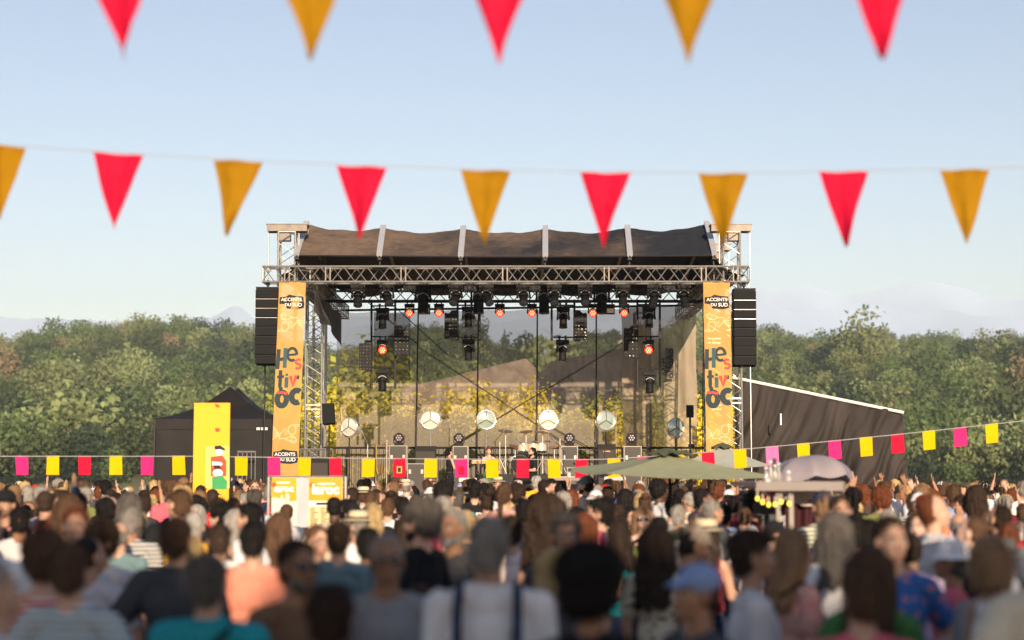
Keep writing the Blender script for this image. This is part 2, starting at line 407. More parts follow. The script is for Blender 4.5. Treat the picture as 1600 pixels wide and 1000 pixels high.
# towers
def tower(xc, D, ztop, label, w=.44, cap=0, m=ALU, name='truss_tower'):
    t = thing(name, label, 'truss tower', (xc, D, 0), 'towers of the stage roof')
    mb = MB(); truss(mb, (xc, D, .02), (xc, D, ztop), w, w, .58, .027, .012, up=(0,1,0)); 
    for z in (1.9,3.8,5.7): mb.box((xc, D-w/2, z), (w, .03, .035)); mb.box((xc, D-w/2, z+.12), (w, .03, .035))
    mb.build('lattice', m, t)
    b = MB(); b.box((xc, D, .01), (w+.5, w+.5, .02)); b.build('base_plate', m, t)
    if cap:
        c = MB(); hx = cap*.52; zc = ztop+.1
        c.box((xc+hx*.0, D-.2, zc), (1.05, .06, .16)); c.box((xc, D+.2, zc), (1.05, .06, .16))
        c.box((xc-.48, D, zc), (.05, .34, .12)); c.box((xc+.48, D, zc), (.05, .34, .12)); c.box((xc, D, zc+.1), (1.1, .5, .03))
        c.box((xc+cap*.1, D, ztop-.12), (.34,.3,.2))
        c.build('head_beam', mat('beam_grey', (.20,.17,.145), .5, .2, .2, 6), t)
        c = MB(); c.tube((xc+cap*.5, D-.05, zc), (xc+cap*.5, D-.05, zof(436, D)), .018, 6); c.tube((xc-cap*.3, D-.05, zc), (xc-cap*.3, D-.05, zof(420, D)), .014, 6)
        c.build('hoist_chain', ALU, t)
    return t
XL = (445-800)/KF; XR = (1146-800)/KF
tower(XL, DF+.25, zof(360, DF), 'silver lattice tower at the left front corner of the stage roof, beside the banner', cap=-1)
tower(XR, DF+.25, zof(360, DF), 'silver lattice tower at the right front corner of the stage roof, beside the loudspeakers', cap=1)
KM = FPX/DM
tower((491-800)/KM, DM, zof(392, DM), 'silver lattice tower behind the left front one, seen right of the banner', .46, -1)
tower((1114-800)/KM, DM, zof(392, DM), 'silver lattice tower seen through the cloth of the right banner', .46, 1)
tower(-6.25, 56.0, 7.4, 'rear lattice tower at the left end of the scrim', .4, 0)
tower((1004-800)/(FPX/56.2), 56.2, 7.2, 'rear pipe tower showing dark through the right part of the scrim', .5, 0, DALU)
# front truss
tr = thing('front_truss', 'long silver box truss across the front edge of the stage roof', 'truss', (0, DF, 7))
mb = MB(); x0 = (409-800)/KF; x1 = (1172-800)/KF; zt = (zof(417,DF)+zof(441,DF))/2
truss(mb, (x0, DF, zt), (x1, DF, zt), .44, zof(417,DF)-zof(441,DF), .6, .027, .013)
mb.build('lattice', ALU, tr)
mb = MB()
for px in (448, 512, 630, 789, 948, 1100, 1150):
    x = (px-800)/KF; 
    for s_ in (-.06,.06): mb.box((x+s_, DF-.22, zt), (.03,.03,.4))
mb.build('joint_frame', mat('beam_grey', (.20,.17,.145)), tr)
# mid truss
zm = zof(470, DM)+.2
tr = thing('middle_truss', 'dark box truss carrying the stage lamps behind the front truss', 'truss', (0, DM, 7))
mb = MB(); truss(mb, ((508-800)/KM, DM, zm), ((1098-800)/KM, DM, zm), .4, .42, .76, .026, .014); mb.build('lattice', DALU, tr)
# side trusses and rafters joining front and back
for sg, nm in ((-1,'left'),(1,'right')):
    tr = thing('side_truss', f'silver roof truss running back along the {nm} side of the stage', 'truss', (sg*5.6, DF, 7), 'side trusses')
    mb = MB(); truss(mb, (sg*5.55, DF+.3, zt), (sg*5.5, 55.6, zt), .44, .4, .55, .026, .013); mb.build('lattice', ALU, tr)
# roof cloth ---------------------------------------------------------------
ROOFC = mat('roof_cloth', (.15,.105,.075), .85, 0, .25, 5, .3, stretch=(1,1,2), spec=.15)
_n = ROOFC.node_tree.nodes; _l = ROOFC.node_tree.links     # noise patches; sunlit left and shaded right bays painted into the colour
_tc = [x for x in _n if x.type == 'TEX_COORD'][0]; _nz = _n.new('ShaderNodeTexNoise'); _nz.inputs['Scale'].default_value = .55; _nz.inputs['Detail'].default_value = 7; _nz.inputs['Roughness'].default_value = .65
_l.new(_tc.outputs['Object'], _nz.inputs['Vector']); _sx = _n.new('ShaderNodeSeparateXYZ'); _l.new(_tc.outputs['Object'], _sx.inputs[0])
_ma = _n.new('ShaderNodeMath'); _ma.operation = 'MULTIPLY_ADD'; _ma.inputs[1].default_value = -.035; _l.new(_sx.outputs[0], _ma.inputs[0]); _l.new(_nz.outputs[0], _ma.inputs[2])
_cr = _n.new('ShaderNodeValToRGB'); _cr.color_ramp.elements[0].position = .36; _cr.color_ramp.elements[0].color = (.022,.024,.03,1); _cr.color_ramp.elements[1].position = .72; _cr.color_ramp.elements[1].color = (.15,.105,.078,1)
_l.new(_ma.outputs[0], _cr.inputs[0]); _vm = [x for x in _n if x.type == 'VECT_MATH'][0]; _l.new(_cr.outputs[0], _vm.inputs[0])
rails_b = [(464,398),(593,399),(720,400),(852,400),(984,399),(1116,398)]
rails_t = [(479,350),(599,356),(724,357),(852,357),(980,356),(1104,350)]
DT = 46.6; DR = 54.5
rt = thing('stage_roof', 'dark brown stage roof canopy with six pale rails over the front truss', 'stage roof', (0, DF, 7.5))
def rp(i, k):  # rail points bottom front, top ridge, rear
    b = P(*rails_b[i], DF-.15); t = P(*rails_t[i], DT); r = Vector((t.x*1.0, DR, zof(452, DR)+.05))
    return (b, t, r)[k]
cl = MB()
for i in range(5):
    b0, b1, t0, t1, r0, r1 = rp(i,0), rp(i+1,0), rp(i,1), rp(i+1,1), rp(i,2), rp(i+1,2)
    def f1(u, v, b0=b0, b1=b1, t0=t0, t1=t1, i=i):
        p = b0.lerp(b1, u).lerp(t0.lerp(t1, u), v); s_ = 4*u*(1-u)
        sag = s_*(.17*v+.02)+.022*math.sin((u*1.7+v*.8+i*.37)*7)*v*s_
        wr = .03*noise.noise(Vector((u*3+i*7, v*9-u*5, i)))+.012*noise.noise(Vector((u*14+i*7, v*22-u*9, i)))
        return p+Vector((0, sag*.3+wr, -sag*.62-wr*.5))
    cl.grid(f1, 26, 12)
    def f2(u, v, t0=t0, t1=t1, r0=r0, r1=r1, i=i):
        p = t0.lerp(t1, u).lerp(r0.lerp(r1, u), v); s_ = 4*u*(1-u)
        return p+Vector((0, s_*.26*.3*(1-v), -s_*(.16+.1*v)-.035*math.sin((u*1.7+.8+i*.37)*7)*s_*.62*(1-v)-.04*noise.noise(Vector((u*3+i*5, v*8, 2)))*min(1,v*8)))
    cl.grid(f2, 26, 18)
for i, sg in ((0,-1),(5,1)):   # side skirts spreading to the truss corners
    b, t, r = rp(i,0), rp(i,1), rp(i,2)
    def f3(u, v, b=b, t=t, r=r, sg=sg):
        if u < .25: top = b.lerp(t, u*4)
        else: top = t.lerp(r, (u-.25)/.75)
        lo = Vector((sg*6.1, DF-.05+u*9.6, zof(432, DF)+.05)); q = top.lerp(lo, v)
        q.z -= .28*4*v*(1-v)*.4; q.x -= sg*.12*4*v*(1-v); return q
    cl.grid(f3, 24, 10)
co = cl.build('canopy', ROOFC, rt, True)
RAIL = mat('rail_pale', (.50,.50,.53), .35, .3, .06, 3)
for i in range(6):
    b, t, r = rp(i,0), rp(i,1), rp(i,2); d = t-b; off = Vector((0,-.05,.03))
    mb = MB(); y_, z_ = d.normalized(), None
    sx = Vector((1,0,0)); nn = sx.cross(y_).normalized()
    M = Matrix((( sx.x, y_.x, nn.x),(sx.y, y_.y, nn.y),(sx.z, y_.z, nn.z)))
    c = (b+t)/2+off
    mb.box(c, (.15, d.length+.1, .07), M)
    mb.box(c-nn*.045+sx*.04, (.03, d.length+.1, .04), M); mb.box(c-nn*.045-sx*.04, (.03, d.length+.1, .04), M)
    ro = mb.build('rail', RAIL, rt)
    mb = MB(); mb.box(b+Vector((0,.1,-.07)), (.10,.2,.10)); mb.tube(b+Vector((0,.15,-.05)), (b.x, DF, zof(418,DF)), .03, 6); mb.box((b.x, DF, zof(416,DF)), (.4,.3,.05)); mb.build('bracket', DALU, rt)
    mb = MB(); mb.tube(t+Vector((0,.1,-.16)), r+Vector((0,0,-.12)), .045, 6); mb.tube(b+Vector((0,.1,0)), t+Vector((0,.05,-.1)), .04, 6); mb.build('rafter', mat('rafter_wood', (.45,.34,.22), .6), rt)
mb = MB(); a, b = rp(0,0), rp(5,0)
for i in range(5): mb.tube(rp(i,0)+Vector((0,0,-.02)), rp(i+1,0)+Vector((0,0,-.02)), .022, 6)
for i in range(5): mb.tube(rp(i,2)+Vector((0,0,-.1)), rp(i+1,2)+Vector((0,0,-.1)), .04, 6)
mb.build('edge_bar', DALU, rt)
# side cloth behind the left tower top
sc = MB()
def f4(u, v):
    a = Vector((-5.3, 46+8*u, zof(441,DF)-.1)); q = a+Vector((.05*math.sin(u*17), 0, -v*(.55+.35*u+.1*math.sin(u*9))))
    return q
sc.grid(f4, 30, 6)
tag(sc.build('side_valance', mat('grey_canvas', (.13,.13,.13), .85, 0, .3, 3), None, True), 'short grey canvas valance hanging inside the left side of the roof', 'valance')
# scrim ------------------------------------------------------------------
def scrim_mat(name, col, alpha):
    return mat(name, col, .95, 0, .12, 1.6, 0, alpha=alpha, stretch=(3,3,.3), spec=.05)
SC1 = scrim_mat('scrim_mesh', (.33,.28,.235), .52)
def scrim(name, label, x0, x1, zt0, zt1, zb, D, mt, seed, amp=.06, fold=9, gather=0):
    mb = MB(); nu = max(40, int((x1-x0)*16))
    def f(u, v):
        x = x0+(x1-x0)*u; z = zb+(zt0+(zt1-zt0)*u-zb)*v
        dy = amp*(noise.noise(Vector((x*fold*.25, z*.25, seed)))*1.4+.5*noise.noise(Vector((x*fold*.6+z*.5, z*.5, seed))))
        dy += .05*noise.noise(Vector((x*1.5+z, z*2-x, seed+3)))+.02*noise.noise(Vector((x*9, z*4, seed)))
        z2 = z-(.05*abs(math.sin(u*(x1-x0)*2.6)) if v > .98 else 0)
        return (x+.03*noise.noise(Vector((z, x, seed))), D+dy, z2)
    mb.grid(f, nu, 50)
    return tag(mb.build(name, mt, None, True), label, 'scrim')
KB = FPX/DB
X = lambda px, D=DB: (px-800)/FPX*D
scrim('rear_scrim', 'wide see-through grey mesh cloth closing the back of the stage', X(526), X(1012), zof(487,DB), zof(480,DB), DECK, DB, SC1, 2, .045, 4)
scrim('side_scrim', 'darker narrow mesh strip hung over the left end of the rear cloth', X(583,DB-.25), X(641,DB-.25), zof(489,DB), zof(488,DB), zof(596,DB), DB-.25, scrim_mat('scrim_dark', (.10,.095,.09), .62), 9, .03, 4)
scrim('folded_scrim', 'beige mesh curtain with deep folds at the right end of the stage back', X(972,DB-.4), X(1089,DB-.4), zof(480,DB), zof(479,DB), DECK, DB-.4, scrim_mat('scrim_beige', (.40,.32,.24), .72), 15, .17, 11)
0 and scrim('lower_scrim', 'gathered lower strip of mesh cloth in folds at the left rear', X(600,DB-.5), X(645,DB-.5), zof(600,DB), zof(600,DB), DECK, DB-.5, scrim_mat('scrim_beige', (.40,.32,.24), .72), 21, .12, 12)
# rear scaffold of dark pipes with cross braces
rs = thing('rear_scaffold', 'black pipe scaffold with long cross braces standing behind the mesh cloth', 'scaffold', (0, DB, 0))
mb = MB(); Dp = DB-.22
for px in (652, 747, 840, 933, 1012): mb.tube((X(px-2), Dp, DECK), (X(px-(px-800)*.01), Dp, zof(484,DB)), .024, 6)
mb.tube((X(524), Dp, zof(486,DB)), (X(1090), Dp, zof(478,DB)), .04, 6)
mb.build('pipe_grid', DALU, rs)
mb = MB()
for a, b in (((560,460),(655,540)),((655,543),(928,722)),((700,700),(960,545)),((960,545),(1012,500)),((840,655),(940,710)),((720,690),(757,668)),((590,455),(700,555))):
    mb.tube(P(*a, DB-.12), P(*b, DB-.12), .015, 5)
mb.build('brace', DALU, rs)
# guard rail along the stage back
gr = thing('guard_rail', 'dark steel guard rail with thin bars along the back of the stage', 'railing', (0, 54, DECK))
mb = MB(); D = 54.2; zr = zof(700, D)
mb.tube((X(500,D), D, zr), (X(1100,D), D, zr), .04, 6); mb.tube((X(500,D), D, DECK+.1), (X(1100,D), D, DECK+.1), .03, 6)
mb.build('rail', DALU, gr)
mb = MB(); n = 84
for i in range(n+1):
    x = X(500,D)+(X(1100,D)-X(500,D))*i/n; mb.tube((x,D,DECK+.1),(x,D,zr), .009 if i%6 else .028, 4)
mb.build('bar', DALU, gr)
# left silver guard rail at the tower foot
gr = thing('side_barrier', 'silver barrier section at the foot of the left stage tower', 'barrier', (-5.6, 48, DECK))
mb = MB(); D = 48.5
mb.tube(P(468,702,D), P(520,702,D), .03, 6)
for px in range(470, 521, 5): mb.tube(P(px,702,D), (P(px,702,D).x, D, DECK), .02, 5)
mb.build('bar', ALU, gr)
# ---------------------------------------------------------------- banners
BAN = mat('banner_cloth', (.74,.43,.13), .8, 0, .06, 2, .15, alpha=.80, transl=.25, spec=.15)
SLATE = mat('print_slate', (.025,.042,.048), .8); TEAL = mat('print_teal', (.04,.095,.10), .8); REDP = mat('print_red', (.45,.07,.05), .8); BLKP = mat('print_black', (.02,.02,.025), .8)
def banner(x_top, x_bot, label, sway):
    """printed banner; u,v = photo pixels from the top left corner of the cloth"""
    Dn = DF-.35; k = FPX/Dn; wpx = 42; t = thing('festival_banner', label, 'banner', (X(x_top,Dn), Dn, zof(745,Dn)), 'printed banners on the stage towers')
    wav = lambda u, v: .012*math.sin(v*.021+sway)+.018*noise.noise(Vector((u*.05, v*.02, sway)))+(.03*noise.noise(Vector((u*.12, v*.11, sway+4))) if v < 40 else 0)
    def pt(u, v, lift=0):
        py = 440+v; xl = x_top+(x_bot-x_top)*v/305; return Vector(((xl+u-800)/k, Dn+wav(u, v)-lift, EYE+(HORIZON-py)/k))
    mb = MB(); nu, nv = 16, 80
    mb.grid(lambda a, b: pt(a*wpx, b*305), nu, nv)
    cloth = mb.build('cloth', BAN, t, True)
    mb = MB(); mb.tube(pt(-1,0)+Vector((0,0,.01)), pt(wpx+1,0)+Vector((0,0,.01)), .02, 6); mb.build('hanging_bar', ALU, t)
    def poly(mb, pts, lift=.008):    # flat printed shape following the cloth
        n = len(pts); mb.add([pt(u, v, lift) for u, v in pts], [tuple(range(n))])
    def stroke(mb, pts, wd, lift=.008):
        wd = wd*1.45 if wd > 2 else wd*1.1
        L = [];Rr = []
        for i, (u, v) in enumerate(pts):
            a = pts[max(0,i-1)]; b = pts[min(len(pts)-1,i+1)]; dx, dy = b[0]-a[0], b[1]-a[1]; q = math.hypot(dx, dy) or 1
            L.append((u-dy/q*wd/2, v+dx/q*wd/2)); Rr.append((u+dy/q*wd/2, v-dx/q*wd/2))
        vs = [pt(u, v, lift) for u, v in L+Rr]; n = len(pts)
        mb.add(vs, [(i, i+1, n+i+1, n+i) for i in range(n-1)])
    arc = lambda cx, cy, rx, ry, a0, a1, n=14: [(cx+rx*math.cos(R(a0+(a1-a0)*i/n)), cy+ry*math.sin(R(a0+(a1-a0)*i/n))) for i in range(n+1)]
    # title letters
    a = MB(); stroke(a, [(4,106),(3.5,120),(3,137)], 4.2); stroke(a, [(5,122),(14,121)], 3.6)
    stroke(a, arc(25,114,7.3,9.6,5,-305,24), 3.1); stroke(a, [(18.5,115),(31.5,114)], 2.4)
    stroke(a, [(8.2,139),(8,164),(9,168),(12.5,167.5)], 3.8); stroke(a, [(3.2,149.5),(13.8,148.5)], 2.8)
    stroke(a, [(36,147),(35.4,153)], 2.6)
    stroke(a, arc(12,184,7.2,10.5,0,360,28), 6); stroke(a, arc(35,180,8,9.5,-50,-300,20), 6.2)
    a.build('print_dark', SLATE, t)
    a = MB(); stroke(a, [(14.5,104),(14.3,120),(14,135)], 4.2); stroke(a, [(18,150),(18,166)], 4); poly(a, [(16,144),(20,144),(20,148),(16,148)]); a.build('print_teal', TEAL, t)
    a = MB(); stroke(a, arc(35,125.5,3.8,3.4,-30,-270,12)+arc(35,132.5,4,3.7,-90,150,12), 2.6); stroke(a, [(24,148),(28,163),(33,147)], 4.2); stroke(a, [(3.5,174.5),(12,173.5),(20,176)], 2.8, .012); a.build('print_red', REDP, t)
    # logo patches
    for v0, cm in ((23, .8), (265, 1)):
        a = MB(); poly(a, [(2,v0+1),(12,v0),(17,v0-3),(26,v0-1),(39,v0),(40,v0+8),(41,v0+12),(40,v0+18),(30,v0+20),(14,v0+19),(10,v0+12),(1.5,v0+11)], .006); a.build('logo_patch', BLKP, t)
        a = MB()
        for txt, u, v, sz in (('ACCENTS', 20.8, v0+5.2, 7.3), ('DU', 15.5, v0+13.4, 6.6), ('SUD', 30, v0+13.6, 8)):
            q = pt(u, v, .06); text_mesh(a, txt, sz/k, face_cam(q), .002, .002)
        a.build('logo_lettering', WHT, t)
    # line drawn winged figure, once upright and once turned
    for v0, fl in ((65, -1), (237, 1)):
        a = MB(); T = lambda pts: [((21+(u-21)*fl), v0+(v-12)*fl) for u, v in pts]
        stroke(a, T(arc(30,7,6,7.5,0,360,22)), 1.1); stroke(a, T(arc(37,0,4,1.6,0,360,12)), 1.0)
        for k2 in range(5): stroke(a, T([(10,13+k2*.8),(0,2+k2*5)]), 1.0)
        stroke(a, T([(10,20),(12,13),(16,9),(20,5),(22,9),(18,14),(24,13)]), 1.1); stroke(a, T([(10,21),(22,20),(28,17),(36,20),(38,25),(33,28),(27,24),(20,22)]), 1.1); stroke(a, T(arc(33,21,4,4,0,300,12)), .9)
        a.build('print_white', mat('print_offwhite', (.78,.62,.40) if fl > 0 else (.74,.53,.28), .8), t)
    return t
banner(434, 425, 'tall orange printed banner on the left front tower beside the loudspeakers', 0.3)
banner(1100.5, 1103, 'tall orange printed banner on the right tower with the lattice showing through', 2.1)

# ---------------------------------------------------------------- line array loudspeakers
GRILL = mat('speaker_grille', (.009,.009,.010), .7, 0, .2, 30, spec=.15)
def line_array(pxc, pytop, wpx, label):
    D = DF-.1; k = FPX/D; w_ = wpx/k; t = thing('line_array', label, 'loudspeaker', ((pxc-800)/k, D, zof(pytop,D)), 'hanging loudspeaker columns')
    x = (pxc-800)/k; z = zof(pytop, D)
    m = MB(); m.box((x, D, z-.03), (w_*.96, .5, .05)); m.tube((x, D, z), (x, D, z+.2), .025, 6); m.box((x, D, z+.12), (.1,.08,.12)); m.build('flying_frame', BLK, t)
    h = .236; y = D; a = 0
    for i in range(8):
        z -= .008; zc = z-.06-h/2; M = Matrix.Rotation(R(-i*1.1), 3, 'X'); m = MB()
        m.box((x, y, zc), (w_, .42, h-.016), M); m.box((x, y-.215, zc), (w_*.93, .012, h*.86), M)
        c = m.build('cabinet', GRILL, t)
        m = MB(); m.box((x, y-.20, zc+h/2-.004), (w_*.96, .02, .008), M); m.build('edge_strip', ALU if i in (1,2,3) else DALU, c)
        z -= h; y += math.sin(R(i*1.1))*h*.5
    return t
line_array(416.5, 449, 35, 'column of eight black loudspeakers hanging left of the left banner')
line_array(1164, 451, 35, 'column of eight black loudspeakers hanging right of the right banner')
for px, lab, mt in ((413.5,'thin dark pole below the left hanging loudspeakers',DALU),(1173,'thin pale steel cable pole right of the right stage tower',ALU)):
    D = 45.6; m = MB(); m.tube((X(px,D), D, 0), (X(px,D), D, zof(560 if px<800 else 440,D)), .022 if px < 800 else .014, 6)
    m.box((X(px,D), D, .03), (.3,.3,.06)); tag(m.build('support_pole', mt), lab, 'pole', 'poles beside the stage')
# ---------------------------------------------------------------- stage lamps
LENS = mat('lamp_lens', (.03,.03,.035), .08, 0, .1, spec=1); CRES = mat('pale_trim', (.6,.6,.6), .4)
REDL = mat('red_light', (1,.03,.01), .5, 0, .25, 60, emis=2.2); REDC = mat('red_cell', (1,.25,.12), .5, emis=3.2)
def moving_head(px, py, D, sc=1.0, tilt=35, pan=0, label='', group='moving head lamps', red=False, upside=False, proto={}):
    """lamp whose clamp hangs at photo point px,py"""
    key = (round(tilt), round(pan), red, upside); p = P(px, py, D)
    if key in proto:
        o = copy_tree(proto[key]); o.location = p; o.scale = (sc,)*3; o['label'] = label; o['group'] = group; return o
    t = thing('stage_lamp', label, 'stage lamp', p, group); t['_w'] = [0,0,0]
    m = MB(); s = -1
    for x in (-.07,.07): m.tube((x,0,.06),(x,0,-.03),.02,6); m.box((x,0,.05),(.05,.07,.06))
    m.build('clamp', BLK, t)
    m = MB(); m.box((0,0,-.06),(.30,.22,.075)); m.box((0,-.112,-.06),(.2,.006,.04)); m.build('base', BLK, t)
    m = MB(); m.box((0,0,-.115),(.27,.10,.035))
    for x in (-.125,.125): m.box((x,0,-.21),(.035,.10,.20)); m.tube((x*1.02,0,-.27),(x*1.22,0,-.27),.045,10)
    m.build('yoke', BLK, t)
    M = Matrix.Translation((0,0,-.27))@Matrix.Rotation(R(pan),4,'Z')@Matrix.Rotation(R(-tilt),4,'X')   # barrel points down (-z), tilted forward
    if red: prof = [(.05,.12),(.10,.09),(.115,0),(.12,-.10),(.12,-.12)]
    else: prof = [(.05,.15),(.10,.12),(.105,0),(.085,-.04),(.09,-.20),(.095,-.23)]
    m = MB(); m.lathe(prof, n=18).xf(M); h = m.build('head', BLK, t, False)
    if red:
        m = MB(); m.lathe([(.108,-.121),(.108,-.125)], n=18).xf(M); m.build('lens', REDL, h)
        m = MB()
        for k2 in range(7):
            a = R(60*k2); r_ = .062 if k2 < 6 else 0; m.lathe([(.022,-.124),(.018,-.132)], (r_*math.cos(a), r_*math.sin(a), 0), n=8)
        m.xf(M); m.build('light_cell', REDC, h)
    else:
        m = MB(); m.lathe([(.08,-.231),(.05,-.242),(.001,-.246)], n=18).xf(M); m.build('lens', LENS, h)
    m = MB(); m.path([Vector((.112*math.sin(R(a)), -.02, -.27+.112*math.cos(R(a)))) +Vector((0,-.10,0)) for a in range(-55,56,11)], .008, 5); m.build('trim_ring', CRES, h)
    t.scale = (sc,)*3; proto[key] = t; return t
ROWA = [(560,0),(605,1),(712,1),(760,1),(818,1),(866,1),(914,1),(973,0),(1022,0),(1068,0)]
for i, (px, tl) in enumerate(ROWA):
    moving_head(px, 443, DF+.9, 1.28, 48 if tl else 30, [0,20,-15,25,0,0,0,0,-20,15][i], f'black moving head lamp under the front truss, {ordinal(i, len(ROWA))} of the small row')
ROWB = [(661,0),(748,1),(850,1),(940,0)]
for i, (px, s_) in enumerate(ROWB):
    moving_head(px, 445, DM-.6, 1.65, 6, 0, 'large black hanging lamp reaching lowest below the truss, '+ordinal(i, len(ROWB))+' of four', 'large moving head lamps')
REDS = [640,686,781,831,926,975]
for i, px in enumerate(REDS):
    moving_head(px, 474, DM, .95, 72, 0, f'round lamp glowing red below the middle truss, {ordinal(i, len(REDS))} of six', 'red wash lamps', red=True)
# flood boxes and small double spots
def flood(px, py, D, label):
    p = P(px, py, D); t = thing('flood_lamp', label, 'flood lamp', p, 'flood lamps')
    m = MB(); m.box(p+Vector((0,0,-.18)), (.34,.16,.27)); m.box(p+Vector((0,-.085,-.04)), (.36,.02,.02)); m.build('housing', BLK, t)
    m = MB(); m.box(p+Vector((0,-.083,-.22)), (.29,.01,.13)); m.build('reflector', mat('reflector', (.5,.46,.42), .3, .6), t)
    pieces('clamp', BLK, t, [lambda m, x=x: m.tube(p+Vector((x,0,-.06)), p+Vector((x,0,.04)), .02, 6) for x in (-.1,.1)])
flood(663, 474, DM, 'square flood lamp between the two left red lamps'); flood(951, 474, DM, 'square flood lamp between the two right red lamps')
for px, lab in ((640,'pair of small round spots left of the large lamp'),(735,'pair of small round spots beside the third moving head'),(835,'pair of small round spots above the fourth red lamp'),(1045,'pair of small round spots facing forward near the right banner')):
    p = P(px, 444, DF+.9); t = thing('double_spot', lab, 'spot lamp', p, 'double spot lamps')
    m = MB(); m.box(p+Vector((0,0,-.13)), (.33,.12,.17)); m.tube(p, p+Vector((0,0,-.05)), .02, 6); m.build('housing', BLK, t)
    for x in (-.075,.075):
        m = MB(); m.lathe([(.06,0),(.065,.03),(.045,.034),(.01,.02)], p+Vector((x,-.06,-.13)), (0,-1,0), 14); m.build('lens', GLASS, t)
# hanging pipe frames with big lamps and perforated panels
def ladder(x0, x1, yb, rungs, lab):
    D = DM-.1; t = thing('pipe_ladder', lab, 'pipe frame', P(x0, 470, D), 'hanging pipe frames'); 
    pieces('pipe', DALU, t, [lambda m, x=x: m.tube(P(x,468,D), P(x,yb,D), .032, 6) for x in (x0, x1)])
    pieces('rung', DALU, t, [lambda m, r_=r_: m.tube(P(x0-1,r_,D), P(x1+1,r_,D), .024, 6) for r_ in rungs])
ladder(580.5, 617.5, 608, (478,526,574), 'long black pipe frame hanging at the left side of the stage')
ladder(715, 749.5, 532, (477,527), 'short black pipe frame hanging left of the stage centre')
ladder(862, 897.5, 532, (477,527), 'short black pipe frame hanging right of the stage centre')
ladder(996, 1031, 605, (476,526,576), 'long black pipe frame hanging in front of the beige curtain')
BIG = [(598,480,0),(598,577,0),(732,478,0),(732,529,0),(880,479,0),(879,530,0),(1014,478,0),(1015,580,0)]
BL = ['upper big lamp on the left long pipe frame','lower big lamp on the left long pipe frame, tipped down','upper big lamp on the short frame left of centre','lower big lamp on the short frame left of centre','upper big lamp on the short frame right of centre','lower big lamp on the short frame right of centre','upper big lamp on the right long pipe frame','lower big lamp on the right long pipe frame']
for (px, py, _), lab in zip(BIG, BL): moving_head(px, py, DM-.1, 1.25, 8, 0, lab, 'big lamps on pipe frames')
for px, py, lab in ((598,530,'lamp glowing red in the middle of the left long pipe frame'),(1013,530,'lamp glowing orange red in the middle of the right long pipe frame')): moving_head(px, py, DM-.15, 1.05, 72, 0, lab, 'red lamps on pipe frames', red=True)
def panel(x0, x1, y0, y1, lab, flip=False):
    D = DM-.3; a, b = P(x0,y1,D), P(x1,y0,D); w_, h_ = b.x-a.x, b.z-a.z; t = thing('lamp_panel', lab, 'lamp panel', ((a.x+b.x)/2, D, a.z), 'perforated lamp panels')
    q = .32; poly = [(0,0),(w_*.5,0),(w_*.5,h_*.05),(w_,h_*.05),(w_,h_*.9),(w_*.62,h_*.9),(w_*.45,h_),(0,h_)]
    if flip: poly = [(w_-x, y) for x, y in poly][::-1]
    M = Matrix.Translation((a.x, D, a.z))@Matrix.Rotation(R(90), 4, 'X'); m = MB(); m.prism(poly, .14, M); m.build('housing', BLK, t)
    rr = random.Random(int(x0)); nx, nz = 4, int(h_/w_*4); BG = mat('bulb_glass', (.10,.09,.085), .2, .4)
    for i in range(nx):
        for j in range(nz):
            m = MB(); m.lathe([(.024,0),(.02,.008)], (a.x+w_*(i+.5+.15*rr.uniform(-1,1))/nx, D-.072, a.z+h_*(j+.5)/nz*.93+.02), (0,-1,rr.uniform(0,.4)), 6); m.build('bulb', BG, t)
panel(561,581,532,580,'perforated black lamp panel at the left edge of the left pipe frame', True); panel(616,640,508,556,'perforated black lamp panel right of the left pipe frame')
panel(694.5,715,485,532,'perforated black lamp panel left of the left short frame', True); panel(897,917,485,533,'perforated black lamp panel right of the right short frame')
panel(975,997,508,560,'black lamp panel with round bulbs in front of the beige curtain', True)
